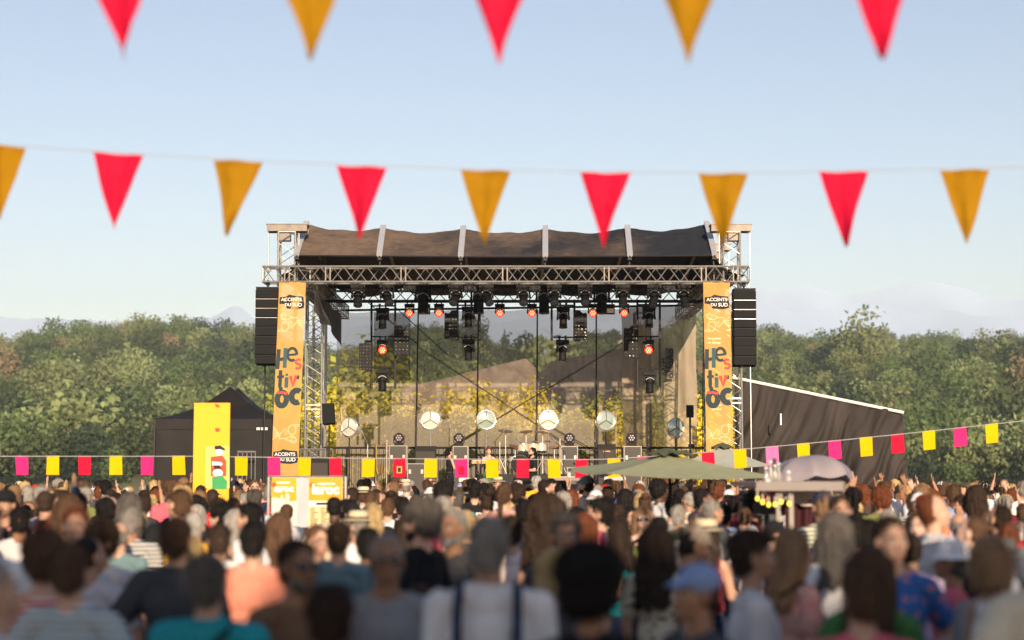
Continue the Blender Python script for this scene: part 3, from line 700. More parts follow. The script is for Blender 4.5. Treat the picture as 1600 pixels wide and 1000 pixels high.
# ---------------------------------------------------------------- big round floor lamps
LG = {0: mat('fresnel_white', (.72,.70,.62), .18, .2, .06, 3, spec=.8), 1: mat('fresnel_green', (.42,.50,.45), .12, .3, .12, 3, spec=.8)}
CHR = mat('lamp_ring', (.68,.66,.64), .25, .7, .08, 6)
FL = [(546,667,50,-28,0,'bright'),(672.5,656,51,-6,0,'pale'),(759.5,656,51,8,1,'green tinted'),(856.5,656,51,6,0,'pale'),(946.5,657,51,18,1,'green glass'),(1056,668,50,30,1,'dark green glass')]
for i, (px, py, D, yaw, g_, wd) in enumerate(FL):
    p = P(px, py, D); t = thing('round_floor_lamp', f'round lamp with {wd} front on a stand, {ordinal(i,6)} of six', 'floor lamp', (p.x, D, DECK), 'round floor lamps')
    r_ = 15.5*D/FPX; M = Matrix.Translation(p)@Matrix.Rotation(R(yaw),4,'Z')@Matrix.Rotation(R(90),4,'X')
    m = MB(); m.lathe([(r_*.55,-.16),(r_*.92,-.08),(r_,0),(r_,.03),(r_*.9,.035),(r_*.9,.0),(r_*.9,-.01)], n=32, closed=False); m.lathe([(r_*.55,-.16),(.001,-.17)], n=32, closed=False); m.xf(M); m.build('housing', CHR, t, True)
    m = MB(); m.lathe([(r_*.9,.004),(r_*.6,.03),(.001,.042)], n=32, closed=False).xf(M); gl = m.build('front_glass', LG[g_], t, True)
    m = MB()
    for k2 in range(3):
        a = R(90+120*k2); m.tube((0,0,.05), (r_*.92*math.cos(a), r_*.92*math.sin(a), .035), .010, 5)
    m.xf(M); m.build('spoke', DALU, gl)
    m = MB(); m.path([M@Vector((r_*1.08*math.cos(R(a)), r_*1.08*math.sin(R(a)), -.03)) for a in range(-180, 1, 15)], .014, 6); m.build('yoke', CHR, t)
    m = MB(); zb = p.z-r_*1.08; m.tube((p.x,D,zb),(p.x,D,DECK+.5),.02,8); m.tube((p.x,D,zb-.25),(p.x,D,zb-.6),.032,8)
    for k2 in range(3):
        a = R(90+120*k2+20); e = Vector((p.x+.42*math.cos(a), D+.42*math.sin(a), DECK+.02)); m.tube((p.x,D,DECK+.75), e, .014, 6); m.tube((p.x,D,DECK+.2), (p.x+.21*math.cos(a), D+.21*math.sin(a), DECK+.38), .01, 5)
    m.build('stand', DALU if i in (0,4,5) else ALU, t)
# ---------------------------------------------------------------- cases, amplifiers, floor lamps
def case(px0, px1, py0, D, lab, name='flight_case', depth=.55, zb=DECK, body=None, cat='flight case'):
    a, b = P(px0, py0, D), P(px1, py0, D); w_ = b.x-a.x; h = a.z-zb; c = Vector(((a.x+b.x)/2, D+depth/2, zb+h/2)); t = thing(name, lab, cat, (c.x, c.y, zb), 'cases and cabinets on stage')
    m = MB(); m.box(c, (w_-.03, depth-.03, h-.03)); m.build('box', body or mat('case_board', (.055,.045,.04), .6, 0, .2, 2), t)
    m = MB(); e = .024; yf = D
    for x in (a.x+e/2, b.x-e/2):
        for y in (D+e/2, D+depth-e/2): m.box((x, y, zb+h/2), (e, e, h))
    for z in (zb+e/2, zb+h-e/2):
        for y in (D+e/2, D+depth-e/2): m.box((c.x, y, z), (w_-2*e-.004, e, e))
    m.build('edge_profile', mat('case_edge', (.20,.185,.165), .45, .5), t)
    pieces('handle', mat('case_handle', (.3,.28,.25), .4, .5), t, [lambda m, x=x: m.box((x, D-.006, zb+h*(.8 if h > .7 else .6)), (.07,.03,.12)) for x in (a.x+w_*.16, b.x-w_*.16)])
    return t
case(607.5, 635.5, 696, 50, 'tall dark flight case with pale edges under the left floor effect lamp'); 
case(707.5, 731.5, 697, 51, 'dark flight case behind the standing woman, carrying an effect lamp'); case(877, 903, 697, 50.5, 'upright flight case right of the drum kit, carrying an effect lamp'); case(974.5, 1002.5, 697, 50.5, 'flight case right of the bass cabinet, carrying an effect lamp')
case(636, 664, 724, 48.5, 'low wide flight case with silver bands beside the tall one', depth=.8)
case(886, 908, 730, 47.5, 'grey topped case at the right below the umbrella tip', depth=.5, body=mat('grey_board', (.11,.105,.10), .7))
def amp(px0, px1, py0, D, lab, zb=DECK, hh=None, orange=False):
    a, b = P(px0, py0, D), P(px1, py0, D); w_ = b.x-a.x; zb = a.z-hh if hh else zb; h = a.z-zb; c = Vector(((a.x+b.x)/2, D+.2, zb+h/2)); t = thing('amplifier_cabinet', lab, 'amplifier', (c.x, c.y, zb), 'cases and cabinets on stage')
    m = MB(); m.box(c, (w_, .4, h)); m.build('box', BLK, t)
    m = MB(); m.box(c+Vector((0,-.205,-.02)), (w_*.92,.012,h*.84)); m.build('grille', mat('amp_grille', (.05,.042,.035), .8, 0, .2, 40), t)
    if orange:
        m = MB(); m.box(c+Vector((0,-.214,h*.38)), (w_*.38,.008,.035)); m.box(c+Vector((0,-.214,-h*.33)), (w_*.3,.008,.05)); m.build('name_strip', mat('orange_strip', (.65,.27,.05), .6), t)
        for sx in (-.14,.14):
            m = MB(); m.lathe([(.10,0),(.105,.006),(.07,.002),(.02,-.01)], c+Vector((sx,-.212,.0)), (0,-1,0), 18); m.build('driver', GRILL, t)
amp(648.5, 681, 697, 50.2, 'wide black amplifier beside the tall flight case'); amp(934, 962, 694, 49.5, 'black bass cabinet with orange strips below the fifth round lamp', orange=True)
amp(486, 513, 716, 46.5, 'dark subwoofer partly behind the red square flag at the left', hh=1.3)
def effect_lamp(px, py, D, lab):
    p = P(px, py, D); t = thing('effect_lamp', lab, 'stage lamp', p, 'effect lamps standing on cases')
    m = MB(); m.box(p+Vector((0,.12,-.18)), (.26,.26,.10)); m.build('base', BLK, t)
    pieces('yoke_arm', DALU, t, [lambda m, x=x: m.box(p+Vector((x,.12,-.04)), (.03,.1,.22)) for x in (-.15,.15)])
    m = MB(); m.lathe([(.10,-.14),(.135,-.08),(.14,.06),(.125,.075),(.12,.06)], p+Vector((0,.08,.0)), (0,-1,.1), 20); h = m.build('head', BLK, t)
    m = MB()
    for k2 in range(7):
        a = R(60*k2); r_ = .07 if k2 < 6 else 0; m.lathe([(.03,0),(.022,.016),(.004,.02)], p+Vector((r_*math.cos(a),.015,r_*math.sin(a))), (0,-1,.1), 8)
    m.build('lens_cell', mat('lens_cell', (.55,.45,.5), .15, .4), h)
for px, py, D, lab in ((623,687,50.1,'round effect lamp on the tall flight case at the left'),(717,687,51.1,'round effect lamp on the case behind the standing woman'),(890,687,50.6,'round effect lamp on the case right of the drums'),(987,688,50.6,'round effect lamp on the case at the right')):
    q = P(px, 696.5, D); pp = HORIZON-((q.z+.235)-EYE)*FPX/D; effect_lamp(px, pp, D, lab)
# loudspeaker on a stand at the left
p = P(513.5, 647, 47.5); t = thing('monitor_speaker', 'black loudspeaker on a tall stand beside the left tower', 'loudspeaker', (p.x, 47.5, DECK))
m = MB(); M = Matrix.Rotation(R(-4), 3, 'Y')@Matrix.Rotation(R(-6),3,'X'); m.box(p, (.32,.3,.56), M); m.box(p+Vector((0,-.155,0)), (.29,.012,.52), M); m.build('cabinet', GRILL, t)
m = MB(); m.tube(p+Vector((.02,0,-.28)), (p.x+.02, 47.5, DECK+.1), .022, 8)
for k2 in range(3): a = R(120*k2+30); m.tube((p.x+.02,47.5,DECK+.75),(p.x+.45*math.cos(a),47.5+.45*math.sin(a),DECK+.02),.015,6)
m.build('stand', DALU, t)
# dark column monitor at the right
p = P(1078, 640, 50); t = thing('side_light_stand', 'dark tall stand with a small lamp at the right end of the stage', 'lamp stand', (p.x, 50, DECK))
m = MB(); m.tube((p.x,50,DECK),(p.x,50,p.z+.1),.03,8)
for k2 in range(3): a = R(120*k2); m.tube((p.x,50,DECK+.6),(p.x+.4*math.cos(a),50+.4*math.sin(a),DECK+.02),.015,6)
m.build('pole', DALU, t); m = MB(); m.box(p+Vector((0,0,-.05)), (.2,.2,.36)); m.build('lamp_box', BLK, t); m = MB(); m.box(p+Vector((.03,0,-1.05)), (.16,.12,.12)); m.build('junction_box', BLK, t)
m = MB()
for k2 in range(5): m.path([Vector((X(1103+k2*1.2,46.2), 46.2, zof(450,46.2))), Vector((X(1098+k2*2,46.2), 46.2, zof(600,46.2))), Vector((X(1096+k2*3,46.2), 46.2, 1.2))], .012, 5)
tag(m.build('cable_bundle', BLK), 'bundle of black cables hanging beside the right banner', 'cable')
m = MB(); m.path([P(527,560,54.6), P(531,620,54.6), P(535,665,54.6)], .012, 5); tag(m.build('yellow_strap', mat('yellow_strap', (.8,.6,.03), .7)), 'yellow strap running down the left end of the scrim', 'strap')
# lettered patch on the curtain
m = MB(); a = P(1040, 590, DB-.75); t = thing('lettered_cloth', 'grey cloth patch with sideways lettering pinned to the beige curtain', 'cloth', a)
c = P(1046, 568, DB-.72); m.box(c, (.26,.01,.98)); m.build('patch', mat('patch_grey', (.14,.125,.11), .9), t)
m = MB(); text_mesh(m, 'oHoAo', .30, face_cam(c+Vector((.03,-.02,0)))@Matrix.Rotation(R(90),4,'Z'), .004, .004); text_mesh(m, 'oAoH', .22, face_cam(c+Vector((-.18,-.02,-.1)))@Matrix.Rotation(R(90),4,'Z'), .004, .004); m.build('lettering', BLKP, t)
# ---------------------------------------------------------------- drum kit and instruments
D = 50.0; c = P(818, 735, D); dk = thing('drum_kit', 'drum kit with pale drums and thin cymbals in the middle of the stage', 'drum kit', (c.x, D, DECK))
SHELL = mat('drum_shell', (.62,.50,.34), .3, .1, .1, 5, coat=.5); SKIN_ = mat('drum_head', (.75,.72,.66), .6); CYM = mat('cymbal', (.55,.30,.12), .3, .8, .15, 8)
dz = .85
m = MB(); m.box((c.x,D+.2,DECK+dz/2),(2.4,1.8,dz)); tag(m.build('drum_riser', mat('riser', (.03,.028,.027), .8)), 'low black riser under the drum kit', 'riser')
dk['_w'] = [c.x, D, DECK]
def drum(x, z, r_, L, ax, nm):
    m = MB(); m.lathe([(r_,0),(r_,L)], (x, D-.1, z), ax, 24); s_ = m.build(nm, SHELL, dk, False)
    m = MB(); d_ = Vector(ax).normalized(); q = Vector((x, D-.1, z)); m.lathe([(r_*.99,L+.001),(r_*.99,L+.006)], q, ax, 24); m.build('drum_head', BLK if r_ > .2 else SKIN_, s_)
    m = MB(); m.lathe([(r_+.008,-.01),(r_+.008,.02)], q, ax, 24, False); m.lathe([(r_+.008,L-.02),(r_+.008,L+.01)], q, ax, 24, False); m.build('rim', CHR, s_)
zb = DECK+dz
drum(c.x-.1, zb+.28, .27, .42, (0,-1,0), 'bass_drum')
zt_ = zof(706, D)
for px, r_ in ((817,.15),(833,.15),(845,.17)): drum(X(px,D), zt_, r_, .2, (0,.2,1), 'tom_drum')
drum(X(804,D), zt_-.3, .17, .14, (0,.1,1), 'snare_drum')
for px, py, r_, tl in ((790,673,.22,.1),(822,674,.2,-.1),(848,674,.22,.08),(836,690,.10,0),(856,689,.10,.1),(805,697,.2,.3),(866,697,.18,-.3)):
    m = MB(); m.lathe([(.012,.02),(.05,.012),(r_,-.012),(r_,-.016)], P(px, py, D), (tl,-.25,1), 20); m.build('cymbal', CYM, dk)
m = MB()
for px, py in ((790,673),(822,674),(848,674),(805,697),(866,697),(781,690),(875,685)):
    q = P(px, py, D); m.tube(q, (q.x, D, zb+.02), .012, 6)
    for k2 in range(3): a = R(120*k2+py); m.tube((q.x,D,zb+.45),(q.x+.22*math.cos(a),D+.22*math.sin(a),zb+.02),.009,5)
m.build('stand', ALU, dk)
def keyboard(px0, px1, py, D, lab, col):
    a, b = P(px0, py, D), P(px1, py, D); t = thing('keyboard', lab, 'keyboard', ((a.x+b.x)/2, D, DECK), 'keyboards on stage'); cx = (a.x+b.x)/2; w_ = b.x-a.x
    m = MB(); m.box((cx, D+.15, a.z), (w_, .3, .09)); m.build('case', mat('kb_'+str(px0), col, .4), t)
    m = MB(); m.box((cx, D+.06, a.z+.05), (w_*.9,.13,.012)); m.build('key_row', WHT, t)
    m = MB()
    for s_ in (-1,1): m.tube((cx-s_*w_*.35, D+.15, a.z-.05), (cx+s_*w_*.35, D+.15, DECK), .018, 6)
    m.build('stand', DALU, t)
keyboard(860, 915, 748, 46.5, 'long reddish grey keyboard at the right front of the stage', (.22,.15,.14)); keyboard(717, 745, 750, 46.5, 'small cream keyboard beside the standing woman', (.6,.5,.38))
keyboard(944, 978, 748, 47, 'silver keyboard under the near olive umbrella', (.35,.35,.37)); keyboard(737, 771, 722, 48.3, 'wooden marimba in front of the lilac singer', (.5,.25,.1))
# saxophones on stands and microphones
for px, lab in ((588,'brass saxophone on a stand left of the tall flight case'),(604,'second brass saxophone beside the tall flight case')):
    D = 49; t = thing('saxophone', lab, 'saxophone', (X(px,D), D, DECK), 'saxophones'); z1 = zof(694,D); z0 = zof(742,D); x = X(px,D)
    m = MB(); pts = [Vector((x-.12,D,z1-.04)),Vector((x-.05,D,z1)),Vector((x,D,z1-.03)),Vector((x+.02,D,z0+.12)),Vector((x+.07,D,z0)),Vector((x+.15,D,z0+.06)),Vector((x+.17,D,z0+.3))]
    for i, (a, b) in enumerate(zip(pts, pts[1:])): m.tube(a, b, .012+.008*i, 8, .012+.008*(i+1))
    m.build('body', mat('brass', (.6,.38,.12), .3, .9, .15, 12), t); m = MB(); m.tube((x+.04,D+.04,DECK),(x+.04,D+.04,z0+.1),.014,6)
    for k2 in range(3): a = R(120*k2); m.tube((x+.04,D+.04,DECK+.25),(x+.04+.2*math.cos(a),D+.2*math.sin(a),DECK+.02),.01,5)
    m.build('stand', DALU, t)
MIC = [(568,680,575,742,47.5,'microphone on a slanting stand right of the left round lamp'),(612,673,605,745,48,'microphone on a stand left of the tall flight case'),(742,693,752,745,47.5,'microphone stand in front of the lilac singer'),(786,675,774,745,48.2,'microphone boom rising beside the drum kit'),(812,690,822,745,48.4,'short boom microphone over the drums'),(868,690,880,745,48.4,'boom microphone at the right side of the drums'),(930,690,944,745,48,'thin microphone stand left of the bass cabinet'),(702,668,702,745,48.3,'tall thin microphone stand behind the standing woman')]
for px, py, bx, by, D, lab in MIC:
    t = thing('microphone_stand', lab, 'microphone', (X(bx,D), D, DECK), 'microphone stands'); q = P(px, py, D); j = Vector((X(bx,D), D, q.z-.25))
    m = MB(); m.tube((j.x,D,DECK), j, .012, 6); m.tube(j+(j-q)*.3, q, .009, 6)
    for k2 in range(3): a = R(120*k2+50); m.tube((j.x,D,DECK+.25),(j.x+.3*math.cos(a),D+.3*math.sin(a),DECK+.02),.01,5)
    m.build('stand', DALU if px not in (568,612) else ALU, t); m = MB(); m.cap2(q, q+(q-j).normalized()*.14, .014, .026, 8); m.build('microphone', ALU, t)
# floor monitors along the front edge
for i, px in enumerate((560, 640, 690, 762, 826, 905, 990)):
    D = 45.2; t = thing('floor_monitor', ['wedge monitor on the stage edge below the left round lamp','wedge monitor on the stage edge below the yellow flag by the case','wedge monitor on the stage edge in front of the standing woman','wedge monitor on the stage edge in front of the lilac singer','wedge monitor on the stage edge in front of the seated man','wedge monitor on the stage edge at the long keyboard','wedge monitor on the stage edge under the olive umbrella'][i], 'floor monitor', (X(px,D), D, DECK), 'floor monitors')
    M = Matrix.Translation((X(px,D), D, DECK))@Matrix.Rotation(R(90),4,'Z')@Matrix.Rotation(R(90),4,'X')
    m = MB(); m.prism([(-.2,0),(.25,0),(.25,.18),(-.05,.42),(-.2,.3)], .55, M); m.build('cabinet', BLK, t)
# ================================================================ flags, umbrellas, tents, board, stall
def fabric(name, col): return mat(name, col, .8, 0, .06, 8, .1, transl=.35, spec=.2)
F_YEL = fabric('pennant_mustard', (.43,.21,.003)); F_RED = fabric('pennant_crimson', (.72,.008,.05)); Q_YEL = fabric('flag_yellow', (.85,.58,.0)); Q_PINK = fabric('flag_pink', (.80,.03,.22)); Q_RED = fabric('flag_red', (.75,.01,.05)); Q_LIL = fabric('flag_lilac', (.80,.22,.50))
def bunting(D, cordfn, items, wpx, hpx, label):
    t = thing('pennant_line', label, 'bunting', P(800, cordfn(800), D), 'bunting lines across the square')
    m = MB(); m.path([P(x, cordfn(x), D) for x in range(-160, 1801, 35)], .0032, 5); m.build('cord', CORD, t)
    for px, mt, tipdx, sk in items:
        c0 = P(px-wpx/2, cordfn(px-wpx/2)+2, D); c1 = P(px+wpx/2, cordfn(px+wpx/2)+2, D); tip = P(px+tipdx, cordfn(px)+hpx, D)
        m = MB(); n = 12
        def f(u, v, c0=c0, c1=c1, tip=tip, px=px):
            a = c0.lerp(c1, u); q = a.lerp(tip+(a-(c0+c1)/2)*.02, v); tw = .9*math.sin(px*1.3)*v; w_ = (u-.5)*(1-v)*.30; q.y += w_*math.sin(tw)+.045*math.sin(px+v*4+u*2)*v+.02*math.sin(u*8+px)*(1-v)+.012*noise.noise(Vector((u*5,v*6,px))); q.x += w_*(math.cos(tw)-1)+.012*math.sin(v*3+px)*v; return q
        m.grid(f, 14, 20); pn = m.build('pennant', mt, t, True)
        m = MB(); m.grid(lambda u, v, f=f: f(u, v*.045)+Vector((0,-.004,0)), 14, 1); m.build('hem', mt, pn, True)
mid = lambda x: 243+27*(1-((x-1150)/900.)**2)-(2 if x > 1250 else 0)
items = [(375-188*2,F_RED,-12,0),(375-188,F_YEL,0,0),(372,F_YEL,-16,0),(565,F_RED,-5,0),(759,F_YEL,-5,0),(946,F_RED,-2,0),(1130,F_YEL,-3,0),(1318,F_RED,2,0),(1508,F_YEL,0,0)]
items[0] = (0, F_YEL, 0, 0); items[1] = (186, F_RED, -10, 0)
bunting(11.2, mid, items, 78, 118, 'line of mustard and crimson pennants above the stage roof, with its whole cord in view')
top = lambda x: -42-10*((x-800)/900.)**2
bunting(7.4, top, [(484-297,F_RED,3,0),(484,F_YEL,1,0),(782,F_RED,0,0),(1077,F_YEL,2,0),(1375,F_RED,0,0),(-110,F_YEL,0,0),(1670,F_YEL,0,0)], 104, 140, 'nearest line of pennants along the top with only the lower tips in view')
# square flags
D = 32.0
sq = lambda x: 713+5.0*math.sin((min(max(x,300),930)-300)/630*math.pi/2) if x < 930 else 718-25*((x-930)/330)**1.25
SQ = [(377,Q_YEL),(428,Q_PINK),(476,Q_YEL),(524,Q_RED),(576,Q_YEL),(624,Q_RED),(673,Q_YEL),(721,Q_PINK),(769,Q_YEL),(817.5,Q_RED),(865.5,Q_YEL),(909,Q_RED),(959,Q_YEL),(1006,Q_PINK),(1060,Q_YEL),(1106,Q_RED),(1156,Q_YEL),(1206,Q_LIL),(1255,Q_YEL),(1304,Q_PINK),(1353,Q_YEL),(1402,Q_RED),(1451,Q_YEL),(1500,Q_PINK),(1549,Q_YEL),(328,Q_RED),(279,Q_YEL),(230,Q_PINK),(181,Q_YEL),(132,Q_RED),(83,Q_YEL),(34,Q_PINK)]
t = thing('square_flag_line', 'line of small yellow, pink and red square flags in front of the stage', 'bunting', P(800, 718, D), 'bunting lines across the square')
m = MB(); m.path([P(x, sq(x), D) for x in range(-120, 1721, 20)], .008, 5); m.build('cord', CORD, t)
for i, (px, mt) in enumerate(SQ):
    tl = math.sin(i*2.7)*.9
    if px > 1080: tl = 1.5
    m = MB()
    def f(u, v, px=px, tl=tl, i=i):
        q = P(px-9.8+u*19.6+v*tl, sq(px-9.8+u*19.6)-1+v*30, D); q.y += .02*math.sin(i*3+v*2.5+u*2.5)*(.3+v); return q
    m.grid(f, 6, 8); o = m.build('flag', mt, t, True)
    if px in (624, 721):
        m = MB(); c = P(px, 734, D-.06); m.box(c, (.10,.006,.13)); m.build('emblem', Q_RED if px == 721 else mat('emblem_gold', (.55,.30,.05), .7), o)
        if px == 624: m = MB(); m.box(c+Vector((0,-.008,0)), (.055,.006,.08)); m.build('emblem', BLKP, o)
for px, lab in ((-118,'far left wooden mast holding the bunting cords'),(1718,'far right wooden mast holding the bunting cords')):
    for Dq, fn, z in ((32,sq,None),(11.2,mid,None),(7.4,top,None)):
        q = P(px-42 if px < 0 else px+82, fn(px), Dq)
        m = MB(); m.tube((q.x,Dq,0),(q.x,Dq,q.z+.15),.05,8,.035); m.lathe([(.05,0),(.055,.03),(.01,.06)], (q.x,Dq,q.z+.15)); 
        tag(m.build('mast', BARK), lab.replace('bunting cords', {32:'square flag cord',11.2:'middle pennant cord',7.4:'nearest pennant cord'}[Dq]), 'mast', 'masts of the bunting')
# umbrellas
def umbrella(cx, D, zap, zed, half, rot, col, lab, tiltv=(0,0), vent=True):
    t = thing('parasol', lab, 'parasol', (cx, D, 0), 'olive market parasols'); FB = mat('parasol_'+lab.split()[0], col, .8, 0, .08, 6, .1, transl=.12, spec=.2)
    Rr = half*math.sqrt(2); cs = [Vector((cx+Rr*math.cos(R(rot+90*k)), D+Rr*math.sin(R(rot+90*k)), 0)) for k in range(4)]
    for c in cs: c.z = zed+tiltv[0]*(c.x-cx)+tiltv[1]*(c.y-D)
    ap = Vector((cx, D, zap)); m = MB()
    for k in range(4):
        a, b = cs[k], cs[(k+1)%4]
        def f(u, v, a=a, b=b):
            e = a.lerp(b, u); q = ap.lerp(e, v); q.z -= .10*math.sin(v*math.pi)*(1-.5*abs(2*u-1))*.35+(.05*v*v*4*u*(1-u)); q.z += .05*4*u*(1-u)*v*0; return q
        m.grid(f, 14, 12)
        def fv(u, v, a=a, b=b): return a.lerp(b, u)+((ap-a.lerp(b,u))*.002)+Vector((0,0,-.05*4*u*(1-u)-.0*v-.002))
    m.build('canopy', FB, t, True)
    if vent:
        m = MB()
        for k in range(4):
            a, b = cs[k], cs[(k+1)%4]
            def f(u, v, a=a, b=b):
                q = ap.lerp(a.lerp(b, u), v*.24)+Vector((0,0,.07*(1-v)+.05*v)); q.z += .03*noise.noise(Vector((q.x*8,q.y*8,3)))+.02*math.sin(u*19)*v; return q
            m.grid(f, 14, 5)
        m.build('vent_cap', mat('parasol_vent', (.075,.085,.045), .8, 0, .2, 6), t, True)
    m = MB(); m.tube((cx,D,.02),(cx,D,zap+.04),.024,10); m.build('pole', BLK, t)
    m = MB(); m.lathe([(.3,0),(.3,.06),(.05,.08),(.05,.3),(.03,.32)], (cx,D,0)); m.build('base', BLK, t)
    m = MB()
    for c in cs: m.tube(ap+Vector((0,0,-.05)), c+Vector((0,0,-.03)), .010, 5); m.tube((cx,D,zap-.45), ap.lerp(c,.5)+Vector((0,0,-.07)), .008, 5)
    m.build('rib', BLK, t)
umbrella(X(1046,24.6), 24.6, zof(709,24.6), zof(738,24.6), 1.22, 235, (.33,.34,.21), 'near olive green parasol in front of the right banner', (-.025,.03))
umbrella(X(1128,35), 35, zof(697,35), zof(728,35), .95, 218, (.42,.43,.37), 'pale grey green parasol partly behind the near olive one', (0,0))
# black pop up tent at the left, tarp wall at the right
TENT = mat('tent_black', (.013,.011,.011), .7, 0, .35, 2.5, .2, spec=.3); 
D = 48.6; cx = X(360,D); hw = 1.75; ze = zof(658,D); za = zof(604,D); t = thing('pop_up_tent', 'black pop up tent with closed walls left of the stage', 'tent', (cx, D, 0))
m = MB(); cs = [Vector((cx-hw,D-hw,ze)),Vector((cx+hw,D-hw,ze)),Vector((cx+hw,D+hw,ze)),Vector((cx-hw,D+hw,ze))]; ap = Vector((cx,D,za))
for k in range(4):
    a, b = cs[k], cs[(k+1)%4]
    def f(u, v, a=a, b=b):
        q = ap.lerp(a.lerp(b,u), v); q.z -= .22*math.sin(v*math.pi)*.8; q.z += .02*noise.noise(Vector((q.x*3,q.y*3,q.z*3))); return q
    m.grid(f, 16, 14)
    m.grid(lambda u, v, a=a, b=b: a.lerp(b,u)+Vector((0,0,-.28*v)), 10, 2)
m.build('roof_cloth', TENT, t, True)
m = MB()
for k in range(4):
    a, b = cs[k], cs[(k+1)%4]; n_ = Vector((b.y-a.y, a.x-b.x, 0)).normalized()
    m.grid(lambda u, v, a=a, b=b, n_=n_: (a.lerp(b,u)*1.0)-n_*.03+Vector((0,0,-.12-v*(ze-.14)))+n_*(.03*noise.noise(Vector((u*8,v*2,k)))), 24, 8)
m.build('wall_cloth', TENT, t, True)
pieces('leg', DALU, t, [lambda m, c=c: m.box((c.x, c.y, ze/2), (.05,.05,ze)) for c in cs])
m = MB(); c = P(411, 670, D-hw-.08); m.box(c+Vector((-.13,0,0)), (.09,.004,.07)); m.box(c+Vector((-.02,0,0)), (.07,.004,.07)); m.box(c+Vector((.08,0,0)), (.08,.004,.07)); m.build('worn_mark', WHT, t)
# second tent ridge behind
D2 = 53.; cx2 = X(372,D2); t = thing('pop_up_tent', 'second black tent of which only the ridge shows above the first', 'tent', (cx2, D2, 0)); m = MB(); ap = Vector((cx2,D2,zof(606,D2))); z2 = ze; cs = [Vector((cx2+a*1.6,D2+b*1.5,z2)) for a, b in ((-1,-1),(1,-1),(1,1),(-1,1))]
for k in range(4):
    a, b = cs[k], cs[(k+1)%4]; m.grid(lambda u, v, a=a, b=b: ap.lerp(a.lerp(b,u), v)-Vector((0,0,.18*math.sin(v*math.pi))), 12, 10)
m.build('roof_cloth', TENT, t, True); 
pieces('leg', DALU, t, [lambda m, c=c: m.box((c.x,c.y,z2/2),(.05,.05,z2)) for c in cs])
m = MB(); D = 45.9; t = thing('metal_barrier', 'silver crowd barrier upright in front of the black tent', 'barrier', (X(386,D), D, 0)); m.tube(P(371,706,D), P(400,706,D), .03, 6)
for px in (372,379,386,393,399): m.tube(P(px,706,D), (P(px,706,D).x, D, .2), .014, 5)
m.build('bars', ALU, t); m = MB(); m.box((X(386,D),D,.1),(.6,.5,.2)); m.build('foot', DALU, t)
# tarp wall right
TARP = mat('tarp_dark', (.035,.027,.024), .75, 0, .5, 1.6, .25, stretch=(1,1,.25), transl=.08, spec=.35)
D = 49; t = thing('tarp_wall', 'dark slanting tarpaulin wall right of the stage with a white top edge', 'tarpaulin', (X(1290,D), D, 0)); m = MB()
lx = [1152, 1260, 1420, 1440]
def topy(px): return 588+(px-1152)*.205
def f(u, v):
    px = 1155+265*u; x = X(px,D); zt_ = zof(topy(px),D); z = zt_*(1-v)
    s_ = u*7+v*2.6+.5*noise.noise(Vector((u*5, v*3, 1))); dy = .42*abs(math.sin(s_*math.pi))**.8*(.15+v)+.12*abs(math.sin(s_*2.7*math.pi+1))*(.2+v)+.14*noise.noise(Vector((u*14+v*5, v*3, 8)))+v*.7
    return (x, D-dy+.9, z)
m.grid(f, 200, 44); m.build('sheet', TARP, t, True)
m = MB(); a, b = P(1150,587,D), P(1422,643,D); m.tube(a+Vector((0,.8,0)), b+Vector((0,.8,0)), .045, 6); m.build('edge_pipe', WHT, t)
pieces('post', ALU, t, [lambda m, q=P(px, topy(px), D): m.tube((q.x,D+.95,0),(q.x,D+.95,q.z),.05,6) for px in (1156, 1290, 1420)])
m = MB(); a = P(1220,655,D-.5); m.box(a,(.04,.03,.32)); tag(m.build('white_bar', WHT), 'short white bar clipped to the dark tarpaulin', 'bar')
# printed panel at the left edge
D = 30.; t = thing('illustrated_panel', 'bright yellow upright panel with painted beret wearers at the left edge', 'panel', (X(318,D), D, 0)); a, b = X(304,D), X(360,D); zt_ = zof(630,D)
m = MB(); m.box(((a+b)/2, D, zt_/2), (b-a, .05, zt_)); m.build('board', mat('panel_yellow', (.82,.42,.01), .6, 0, .03), t)
def flat(mb, pts, lift): n = len(pts); mb.add([P(x, y, D)+Vector((0,-.03-lift,0)) for x, y in pts], [tuple(range(n-1,-1,-1))])
def disc(cx, cy, rx, ry, n=20, a0=0): return [(cx+rx*math.cos(2*math.pi*i/n), cy+ry*math.sin(2*math.pi*i/n)) for i in range(n)]
PR = mat('panel_red', (.62,.06,.02), .6); PG = mat('panel_green', (.03,.30,.09), .6); PO = mat('panel_pale', (.85,.55,.15), .6)
for ox in (0,):
    m = MB(); flat(m, [(322+ox,697),(359+ox,697),(359+ox,763),(322+ox,763)], .004); m.build('pale_ground', PO, t)
    m = MB(); flat(m, [(330+ox,714),(348+ox,712),(354+ox,720),(354+ox,744),(330+ox,744)], .008); m.build('red_jacket', PR, t)
    for nm_, sh in (('painted_face',disc(343+ox,707,6,5)),('painted_hand',[(332+ox,721),(346+ox,722),(349+ox,725),(344+ox,729),(332+ox,727)]),('painted_face',disc(341+ox,739,8,6))):
        m = MB(); flat(m, sh, .012); m.build(nm_, WHT, t)
    for sh in ([(336+ox,697),(345+ox,696),(352+ox,701),(353+ox,704),(344+ox,702),(336+ox,702)], [(334+ox,727),(344+ox,727),(347+ox,732),(336+ox,733)]):
        m = MB(); flat(m, sh, .016); m.build('black_beret', BLKP, t)
    m = MB(); flat(m, [(332+ox,745),(348+ox,743),(356+ox,752),(355+ox,764),(332+ox,764)], .012); m.build('green_shirt', PG, t)
    for sh in ([(336+ox,630.5),(343+ox,633),(344+ox,637),(338+ox,636)], [(336+ox,669),(344+ox,669),(344+ox,674),(338+ox,675)]):
        m = MB(); flat(m, sh, .008); m.build('red_mark', PR, t)
